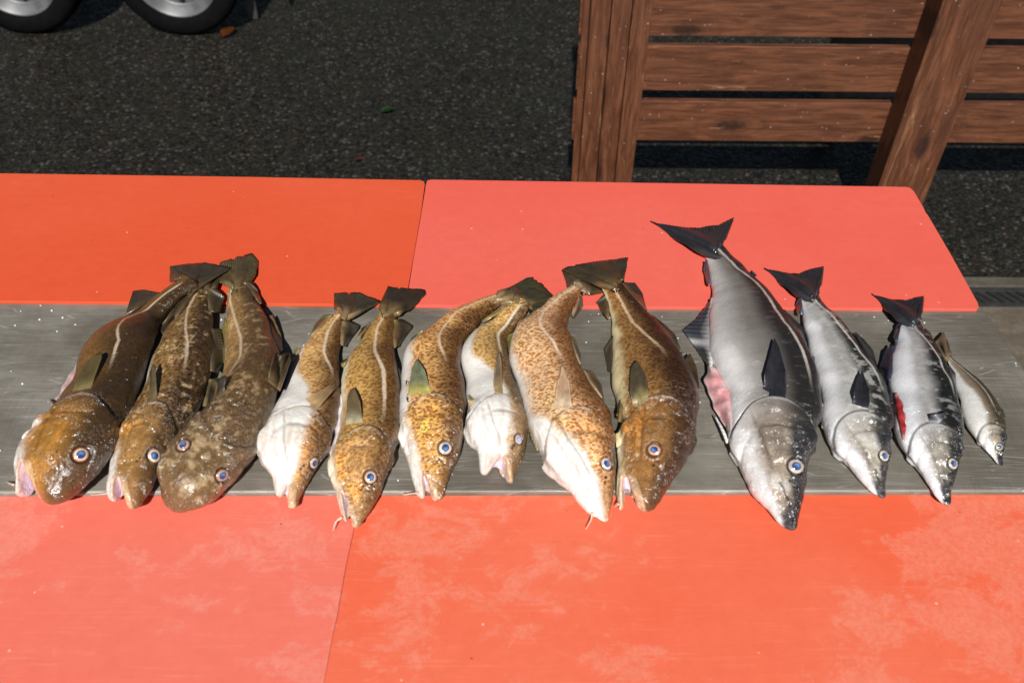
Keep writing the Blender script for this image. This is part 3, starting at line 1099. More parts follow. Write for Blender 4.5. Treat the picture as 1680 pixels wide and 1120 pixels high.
    if saithe:
        pt = sstep(d.get('patch_lo', .15), d.get('patch_lo', .15) + .3, n3 + .35 * n1) * d.get('patch', 0.0)
        pt = pt * sstep(.95, .5, ze) * sstep(.2, .32, u_v)
        col = mixc(col, (.62, .62, .56), pt * .7)
        cheek = hm * sstep(.05, .45, n1 + .2 * n2) * sstep(.75, .3, ze)
        col = mixc(col, (.74, .70, .64), cheek * .6)
        col = mixc(col, col * .38, hm * sstep(.0, .45, -n1 + .5 * n2) * .6)
        snout = sstep(.085, .035, u_v + .02 * n1 - .02 * ze)
        col = mixc(col, (.02, .02, .022), np.maximum(snout * .95, hm * sstep(.16, .46, ze + .1 * n1) * .93))
    else:
        snout = sstep(.10, .02, u_v)
        col = mixc(col, np.array(d['head']) * .62 + np.array((.06, .03, .02)), snout * .5 * (1 - w))
        gold = hm * sstep(.05, .5, n1 + .5 * n2) * sstep(.6, .1, ze) * (1 - w)
        col = mixc(col, col * np.array((1.55, 1.35, .95)) + np.array((.03, .015, 0)), gold * .8)
        crown = hm * sstep(.35, .8, ze + .15 * n1)
        col = mixc(col, np.array(d['back']) * 1.2, crown * .6)
        pale_glint = d.get('pale', 0) * sstep(.1, .5, n1 * .6 + .9 * n2)  # pale mottling that also paints wet glints into the skin colour
        col = mixc(col, (.50, .42, .31), pale_glint * (1 - hm * (1 - d.get('palehead', 0))))
    if not saithe:
        col = col * (np.array((1.42, 1.30, 1.08)) if seed > 3 else np.array((1.62, 1.45, 1.10)))
    bel = np.array(d.get('bellycol', (.79, .75, .69)))
    fold = fbm(V * np.array([.30, 1, 1.2]), 120, seed + 23, 3)
    bc = bel * (1 + .06 * n2)[:, None]
    bc = mixc(bc, (.62, .47, .40), sstep(.05, .45, fold) * (.25 + .40 * hm) * (0 if saithe else 1))
    bc = mixc(bc, (.66, .55, .40), sstep(.1, .6, n1 + .5 * n2) * .35 * (0 if saithe else 1))
    col = mixc(col, bc, w)
    # groove behind the gill plate and the pale plate rim
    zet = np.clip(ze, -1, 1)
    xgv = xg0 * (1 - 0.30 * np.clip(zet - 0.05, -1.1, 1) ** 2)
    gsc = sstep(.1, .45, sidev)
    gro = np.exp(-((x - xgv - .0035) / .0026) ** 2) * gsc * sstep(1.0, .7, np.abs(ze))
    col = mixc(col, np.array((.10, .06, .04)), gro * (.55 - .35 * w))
    rimg = np.exp(-((x - xgv + .0035) / .0030) ** 2) * gsc * sstep(.7, .2, ze)
    col = mixc(col, (.72, .60, .48) if not saithe else (.66, .62, .56), rimg * .5)
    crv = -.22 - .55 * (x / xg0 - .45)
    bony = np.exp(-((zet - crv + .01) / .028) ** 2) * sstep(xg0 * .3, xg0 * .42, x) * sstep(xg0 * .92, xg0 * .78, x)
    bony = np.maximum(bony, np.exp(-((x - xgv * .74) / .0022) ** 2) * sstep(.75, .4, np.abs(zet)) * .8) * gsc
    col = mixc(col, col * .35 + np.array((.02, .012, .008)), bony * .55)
    # lateral line
    ll = np.interp(u_v, *zip(*[(a, 2 * c - 1) for a, c in d['line']]))
    u0 = d['line'][0][0]
    lw = d.get('lw', .0026)
    dl = np.abs(ze - ll) * b_v
    lm = sstep(lw * 1.25, lw * .55, dl + .0010 * n2) * sstep(u0, u0 + .12, u_v) * sstep(.99, .95, u_v)
    lm = lm * (0.75 + .25 * np.sin(x * 1400)) * (y > 0)
    col = mixc(col, d.get('lcol', (.66, .52, .38)), lm * d.get('ls', .95))
    # mouth: pale tissue inside, fleshy lips
    sv = np.clip((xm - x) / xm, 0, 1.35)
    zcv = (zc_c + (zc_n - zc_c) * np.minimum(sv, 1)) * b_v
    ggv = g0 * np.clip(sv, 0, 1.2) ** .75 * b_v
    dcv = np.abs(z - zcv) - ggv
    bd = (((np.abs(z) / b_v) ** pw + (np.abs(y) / a_v) ** pw) ** (1 / pw) - 1) * np.minimum(a_v, b_v)
    inm = sstep(.004, .001, dcv) * sstep(-.0022, -.0055, bd) * (sv > 0.0) * (1 if g0 > .07 else 0)
    lip = sstep(.008, .003, dcv) * (sv > 0.0) * sstep(0, .15, sv) * (1 - inm)
    if not saithe:
        col = mixc(col, (.66, .44, .33), lip * .65)
        deep = sstep(.25 * a_v, -.2 * a_v, y)
        mc = mixc(np.tile(np.array((.78, .62, .62)), (len(V), 1)), (.66, .58, .74), np.clip(deep + .4 * n1, 0, 1))
        col = mixc(col, mc, inm)
        bandw = .013 * kb
        up = (z > zcv) * (sv > .02) * sstep(0, .2, sv)
        mx = sstep(bandw, bandw * .8, dcv) * (1 - inm) * up * (1 if g0 > .07 else 0)
        col = mixc(col, np.array(d.get('lipcol', (.64, .42, .25))) * (1 + .3 * n2)[:, None], mx * .88)
        crease = np.exp(-((dcv - bandw) / .0012) ** 2) * up * (1 if g0 > .07 else 0)
        col = mixc(col, (.10, .06, .03), crease * .5)
    else:
        lp = np.exp(-(np.abs(z - zcv) / .0022) ** 2) * sstep(0, .1, sv) * sstep(-.1, .2, y / a_v)
        col = mixc(col, (.03, .028, .03), lp * .9)
    # nostrils
    for du, dz in ((.085, .30), (.095, .36)):
        xn = float(np.interp(du * ug / .27, uu, X))
        dn = np.hypot(x - xn, (ze - dz) * b_v)
        col = mixc(col, (.02, .015, .012), sstep(.0028, .0012, dn) * (y > 0))
    spot = d.get('spots', 0) * (1 - w) * (1 - inm) * (1 - lm) * (1 - snout * .6)
    spot = spot * np.clip(1.05 + .5 * n1 - d.get('headspot', .0) * hm, 0, 1)
    col = np.clip(col, .004, .92)
    # ---------------- pose: bend along the mid line, roll, rest on the table
    tx = np.gradient(cen, X, axis=0)
    tx /= np.linalg.norm(tx, axis=1)[:, None]
    up = np.array([0, 0, 1.0])
    Sv = np.cross(tx, up)
    Sv /= np.linalg.norm(Sv, axis=1)[:, None]
    Uv = np.cross(Sv, tx)

    def ip(arr):
        return np.stack([np.interp(xb, X, arr[:, i]) for i in range(3)], 1)
    ph = np.interp(xb, X, phi)
    Cv, Tv, SS, UU = ip(cen), ip(tx), ip(Sv), ip(Uv)
    D = SS * np.sin(ph)[:, None] + UU * np.cos(ph)[:, None]
    Y = -SS * np.cos(ph)[:, None] + UU * np.sin(ph)[:, None]
    Wp = Cv + Tv * (x - xb)[:, None] + D * z[:, None] + Y * y[:, None]
    Wp[:, 2] += T
    fl = floor_z(Wp[:, 1]) + .0006
    low = fl + .010
    zz = Wp[:, 2]
    Wp[:, 2] = np.where(zz < low, fl + .010 * np.exp(np.minimum((zz - low) / .010, 0)), zz)
    # ---------------- assemble
    base = Vector((float(Cv[:, 0].mean()), float(Cv[:, 1].mean()), T))
    root = empty(sp, base, d['label'], 'fish', 'fish laid out in a row on the steel sheet')
    bvh = BVHTree.FromPolygons([tuple(v) for v in Wp], Fc.tolist())
    f.bvh, f.root, f.cen = bvh, root, cen

    def hit(p, lift=0.0):
        dr = ray(*p).normalized()
        loc, nor, idx, dist = bvh.ray_cast(CAM_POS, dr)
        if loc is None:
            return None, None
        if nor.dot(dr) > 0:
            nor = -nor
        return loc, nor
    # eye sockets pressed into the head before the body mesh is made
    eyes = []
    for ex, ey, er in d['eyes']:
        loc, nor = hit((ex, ey))
        if loc is None:
            continue
        depth = (loc - CAM_POS).dot(R_CAM @ Vector((0, 0, -1)))
        r = er / F_PX * depth * .90
        l2 = np.array(loc)
        nn = np.zeros(3)
        for ox, oy in ((0, 0), (er * .8, 0), (-er * .8, 0), (0, er * .8), (0, -er * .8)):
            a_, b_ = hit((ex + ox, ey + oy))
            if b_ is not None:
                nn += np.array(b_)
        nor = Vector(nn).normalized()
        eyes.append((loc, nor, r))
        dist = np.linalg.norm(Wp - l2, axis=1)
        ring = np.exp(-((dist - r * 1.10) / (r * .17)) ** 2)
        col = mixc(col, np.array((.030, .020, .014)), ring * .85)
        ring2 = np.exp(-((dist - r * 1.42) / (r * .16)) ** 2)
        col = mixc(col, col * 1.5 + .03, ring2 * .3)
        inn = sstep(r * 1.25, r * .75, dist)
        Wp = Wp - np.array(nor)[None, :] * (inn * r * .42)[:, None]
        Wp = Wp + np.array(nor)[None, :] * (ring2 * r * .10)[:, None]
        spot = spot * (1 - inn)
    me = mesh_np('body', Wp, Fc)
    set_attr(me, 'Col', np.clip(col, .004, .92))
    set_attr(me, 'spotcol', np.tile(np.array(d.get('spotcol', (.30, .20, .13))), (len(V), 1)))
    set_attr(me, 'spot', spot)
    set_attr(me, 'pig', np.clip((1 - w) * (1 - inm) * (1 - lm) + .08, 0, 1))
    set_attr(me, 'wet', sstep(.40, .25, u_v) * 1.0)
    set_attr(me, 'fc', V + seed * .37)
    link('body', me, M[sp], root)
    for (loc, nor, r), spec in zip(eyes, d.get('eyecol', [d.get('iris', ((.80, .52, .36), (.86, .72, .60)))] * 2)):
        add_eye(root, loc, nor, r, spec, saithe, d.get('cloudy', False))
    # fins
    fcol = np.array(d.get('fincol', (.018, .018, .021) if saithe else (.045, .033, .018)))
    for fd in d.get('fins', []):
        add_fin(f, d, fd, fcol, hit)
    for bl in d.get('barbel', []):
        pts = []
        for k, p in enumerate(bl):
            t = k / (len(bl) - 1)
            pts.append(on_z(p, T + .012 * (1 - t) + .0035 + d.get('barbz', 0) * (1 - t)))
        n = 10
        fine = []
        for i in range(n + 1):
            s_ = i / n * (len(pts) - 1)
            j = min(int(s_), len(pts) - 2)
            fine.append(pts[j].lerp(pts[j + 1], s_ - j))
        from_bm(tube_bm(fine, [.0021 * (1 - .75 * i / n) for i in range(n + 1)]), 'barbel', M['barbel'], root, True)
    return f


def add_eye(root, loc, nor, r, spec, saithe, cloudy):
    """domed iris, with the pupil as a lens set into it"""
    inner, outer = spec
    u = nor.orthogonal().normalized()
    u = (Matrix.Rotation(random.uniform(0, 6.28), 3, nor) @ u).normalized()
    w = nor.cross(u) * random.uniform(.86, .96)
    cen = loc - nor * r * .42

    def dome(r0, hgt, base, nr, na, cf):
        vs, cs, fs = [], [], []
        for i in range(nr + 1):
            t = i / nr
            for k in range(na):
                a = 2 * math.pi * k / na
                rr = r0 * math.sin(t * math.pi / 2)
                zz = hgt * math.cos(t * math.pi / 2)
                p = cen + u * (rr * math.cos(a)) + w * (rr * math.sin(a)) + nor * (base + zz)
                vs.append(p[:])
                cs.append(cf(rr / r0, a))
        for i in range(nr):
            for k in range(na):
                fs.append((i * na + k, i * na + (k + 1) % na, (i + 1) * na + (k + 1) % na, (i + 1) * na + k))
        return np.array(vs), np.array(cs), np.array(fs)[:, ::-1]

    rim = np.array((.05, .03, .02))

    def iris(q, a):
        t0 = float(sstep(.66, .90, np.array(q)))
        c = np.array(inner) * (1 - t0) + np.array(outer) * t0
        c = c * .82 * (1 + .14 * math.sin(2 * a + r * 900) + .08 * math.sin(5 * a + 2))
        t = float(sstep(.86, .98, np.array(q)))
        return np.clip(c * (1 - t) + rim * t, 0, .9)

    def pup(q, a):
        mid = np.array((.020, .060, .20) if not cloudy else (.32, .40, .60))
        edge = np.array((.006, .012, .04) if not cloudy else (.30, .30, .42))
        lit = np.array((.13, .24, .52) if not cloudy else (.50, .52, .68))  # light blue reflection painted onto one side of the pupil
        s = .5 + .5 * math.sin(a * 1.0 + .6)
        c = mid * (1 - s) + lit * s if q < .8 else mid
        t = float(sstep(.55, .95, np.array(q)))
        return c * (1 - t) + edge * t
    v, c, fc = dome(r, r * .40, 0.04 * r, 10, 36, iris)
    me = mesh_np('eye', v, fc)
    set_attr(me, 'Col', c)
    e = link('eye', me, M['eye'], root)
    v, c, fc = dome(r * .60, r * .16, r * .31, 8, 28, pup)
    me = mesh_np('pupil', v, fc)
    set_attr(me, 'Col', c)
    p = link('pupil', me, M['pupil'], None)
    p.parent = e


def resample(pts, n):
    pts = np.array(pts, float)
    if len(pts) == 1:
        pts = np.repeat(pts, 2, 0)
    s = np.concatenate([[0], np.cumsum(np.linalg.norm(np.diff(pts, axis=0), axis=1) + 1e-6)])
    s /= s[-1]
    t = np.linspace(0, 1, n)
    out = np.stack([np.interp(t, s, pts[:, i]) for i in range(pts.shape[1])], 1)
    return out


def add_fin(f, d, fd, fcol, hit):
    name, base, tip = fd['n'], fd['b'], fd['t']
    on = fd.get('on', False)                 # lies against the body
    rays = fd.get('rays', 16)
    nu, nv = max(rays * 3, 24) + 1, 15
    B, Tp = resample(base, nu), resample(tip, nu)
    rng = np.random.RandomState(int(abs(base[0][0] * 7 + base[0][1])) % 9999)
    zb, zt_ = fd.get('z', (.028, .010))
    rag = fd.get('rag', .05)
    ext = fd.get('ext', .16)
    grid = np.zeros((nv, nu, 3))
    nrm = np.zeros((nv, nu, 3))
    camd = np.array(-(R_CAM @ Vector((0, 0, -1))))
    jit = 1 + rag * (rng.rand(nu) - .75)
    jit = jit * .6 + .4 * (1 + rag * (np.repeat(rng.rand(nu // 3 + 2), 3)[:nu] - .75))
    for k_ in range(fd.get('notch', 3 if name == 'tail_fin' and d['species'] == 'cod' else 0)):
        j_ = rng.randint(4, nu - 4)
        jit[j_:j_ + rng.randint(1, 4)] -= rng.uniform(.05, .13)
    jit = np.convolve(np.pad(jit, 2, mode='edge'), np.array([.15, .2, .3, .2, .15]), 'valid')
    if on and not fd.get('flesh'):
        uj = np.linspace(-1, 1, nu)
        jit = jit * (1 - .22 * np.abs(uj) ** 2.6)
    for j in range(nu):
        for i in range(nv):
            t = -ext + (1 + ext) * i / (nv - 1)
            tt = t * (jit[j] if t > 0 else 1)
            p = B[j] + (Tp[j] - B[j]) * tt
            if not on:
                zz = T + zb + (zt_ - zb) * max(t, 0) + .004 * math.sin(3 * t + j * .12)
                q = on_z(p, zz)
                fl = float(floor_z(np.array(q.y)))
                grid[i, j] = (q.x, q.y, max(q.z, fl + .0022))
    if on:
        # root on the skin, blade rising off it
        roots = []
        for j in range(nu):
            loc, nor = hit(tuple(B[j]))
            roots.append(None if loc is None else np.array(loc))
        ok = [r for r in roots if r is not None]
        if not ok:
            return
        mean = np.mean(ok, 0)
        roots = [r if r is not None else mean for r in roots]
        lift = fd.get('lift', .012)
        for j in range(nu):
            z0 = roots[j][2]
            for i in range(nv):
                t = -ext + (1 + ext) * i / (nv - 1)
                tt = t * (jit[j] if t > 0 else 1)
                p = B[j] + (Tp[j] - B[j]) * tt
                loc, nor = hit(tuple(p))
                if loc is not None:
                    up_ = -.004 if t < 0 else -.001 + lift * t ** .8
                    q = np.array(loc) + np.array((0, -.3, .95)) * up_
                else:
                    q = np.array(on_z(p, z0 + .002))
                grid[i, j] = q
        # keep the blade smooth: it is stiffer than the skin below
        for it in range(3):
            g2 = grid.copy()
            g2[1:-1] = (grid[:-2] + grid[2:] + 2 * grid[1:-1]) / 4
            grid = g2
    du = np.gradient(grid, axis=1)
    dv = np.gradient(grid, axis=0)
    nr = np.cross(du, dv)
    nr /= (np.linalg.norm(nr, axis=2)[..., None] + 1e-12)
    sg = np.sign((nr * camd).sum(2).mean())
    nr *= sg if sg != 0 else 1
    U = np.linspace(0, 1, nu)[None, :]
    Vv = np.linspace(-ext, 1, nv)[:, None]
    th = fd.get('th', .0022) * (1 - .75 * np.clip(Vv, 0, 1)) + .0003
    wave = np.cos(2 * math.pi * U * rays) * np.clip(Vv * 3, 0, 1)
    flesh = fd.get('flesh')
    amp = fd.get('amp', .0005)
    top = grid + nr * (th + amp * wave)[..., None]
    bot = grid - nr * th[..., None]
    V = np.concatenate([top.reshape(-1, 3), bot.reshape(-1, 3)])
    n1 = nu * nv
    fs = []
    flip = sg < 0
    for i in range(nv - 1):
        for j in range(nu - 1):
            a = i * nu + j
            qd = (a, a + 1, a + nu + 1, a + nu)
            fs.append(qd if not flip else qd[::-1])
            qd = (n1 + a, n1 + a + nu, n1 + a + nu + 1, n1 + a + 1)
            fs.append(qd if not flip else qd[::-1])
    loop = [j for j in range(nu)] + [i * nu + nu - 1 for i in range(1, nv)] + [(nv - 1) * nu + j for j in range(nu - 2, -1, -1)] + [i * nu for i in range(nv - 2, 0, -1)]
    for k in range(len(loop)):
        a, b = loop[k], loop[(k + 1) % len(loop)]
        fs.append((b, a, n1 + a, n1 + b) if not flip else (a, b, n1 + b, n1 + a))
    me = mesh_np(name, V, np.array(fs))
    pts = np.concatenate([grid.reshape(-1, 3)] * 2)
    nz = fbm(pts, 120, 3, 3)
    Uu = np.tile(np.repeat(U, nv, 0).ravel(), 2)
    VV = np.tile(np.repeat(Vv, nu, 1).ravel(), 2)
    if flesh:
        c1, c2 = np.array(flesh[0]), np.array(flesh[1])
        m_ = np.clip(.5 + 1.2 * nz, 0, 1)
        c = c1 * (1 - m_[:, None]) + c2 * m_[:, None]
        ry = .5 + .5 * np.cos(2 * math.pi * (Uu * 6 + nz * .4))
        c = c * (1 - .22 * ry[:, None])
        rimf = np.clip(np.exp(-((1 - Uu) / .09) ** 2) + np.exp(-(Uu / .07) ** 2) + np.exp(-((1 - VV) / .14) ** 2), 0, 1) * fd.get('rimw', .6)
        c = c * (1 - rimf[:, None]) + np.array((.82, .70, .66)) * rimf[:, None]
    else:
        c0 = np.array(fd.get('c', fcol))
        cb = np.array(fd.get('cb', (c0 * 1.5 if d['species'] == 'saithe' else np.array(d['flank']) * .35 + c0 * .9) if name != 'pectoral_fin' else np.array(d['flank']) * .55 + c0 * .5))
        t = np.clip(VV * fd.get('cbw', 2.6), 0, 1)
        t = t ** .8
        c = cb * (1 - t[:, None]) + c0 * t[:, None]
        ry = .5 + .5 * np.cos(2 * math.pi * Uu * rays)
        c = c * (1 + 1.3 * (ry - .4) * np.clip(VV + .35, 0, 1))[:, None] * (1 + .5 * nz)[:, None]
        if fd.get('edge'):
            ed = np.exp(-((Uu - fd['edge'][0]) / .05) ** 2)
            c = c * (1 - ed[:, None]) + np.array(fd['edge'][1]) * ed[:, None]
    set_attr(me, 'Col', np.clip(c, .003, .9))
    o = link(name, me, M['flesh'] if flesh else M['fin'], f.root)
    if fd.get('label'):
        o['label'] = fd['label']


# fin shorthands
def dor(b, t, **k): return dict(n='dorsal_fin', b=b, t=t, **k)
def ana(b, t, **k): return dict(n='anal_fin', b=b, t=t, **k)
def pec(b, t, **k): return dict(n='pectoral_fin', b=b, t=t, on=True, rays=18, **k)
def pel(b, t, **k): return dict(n='pelvic_fin', b=b, t=t, rays=6, **k)
def tail(b, t, **k): return dict(n='tail_fin', b=b, t=t, rays=36, th=k.pop('th', .0045), rag=k.pop('rag', .05), ext=k.pop('ext', .30), **k)


PINK = ((.80, .42, .40), (.88, .62, .60))
PALE = ((.84, .68, .64), (.90, .80, .78))
RED = ((.34, .018, .022), (.62, .07, .07))
YEL = (.16, .13, .035)

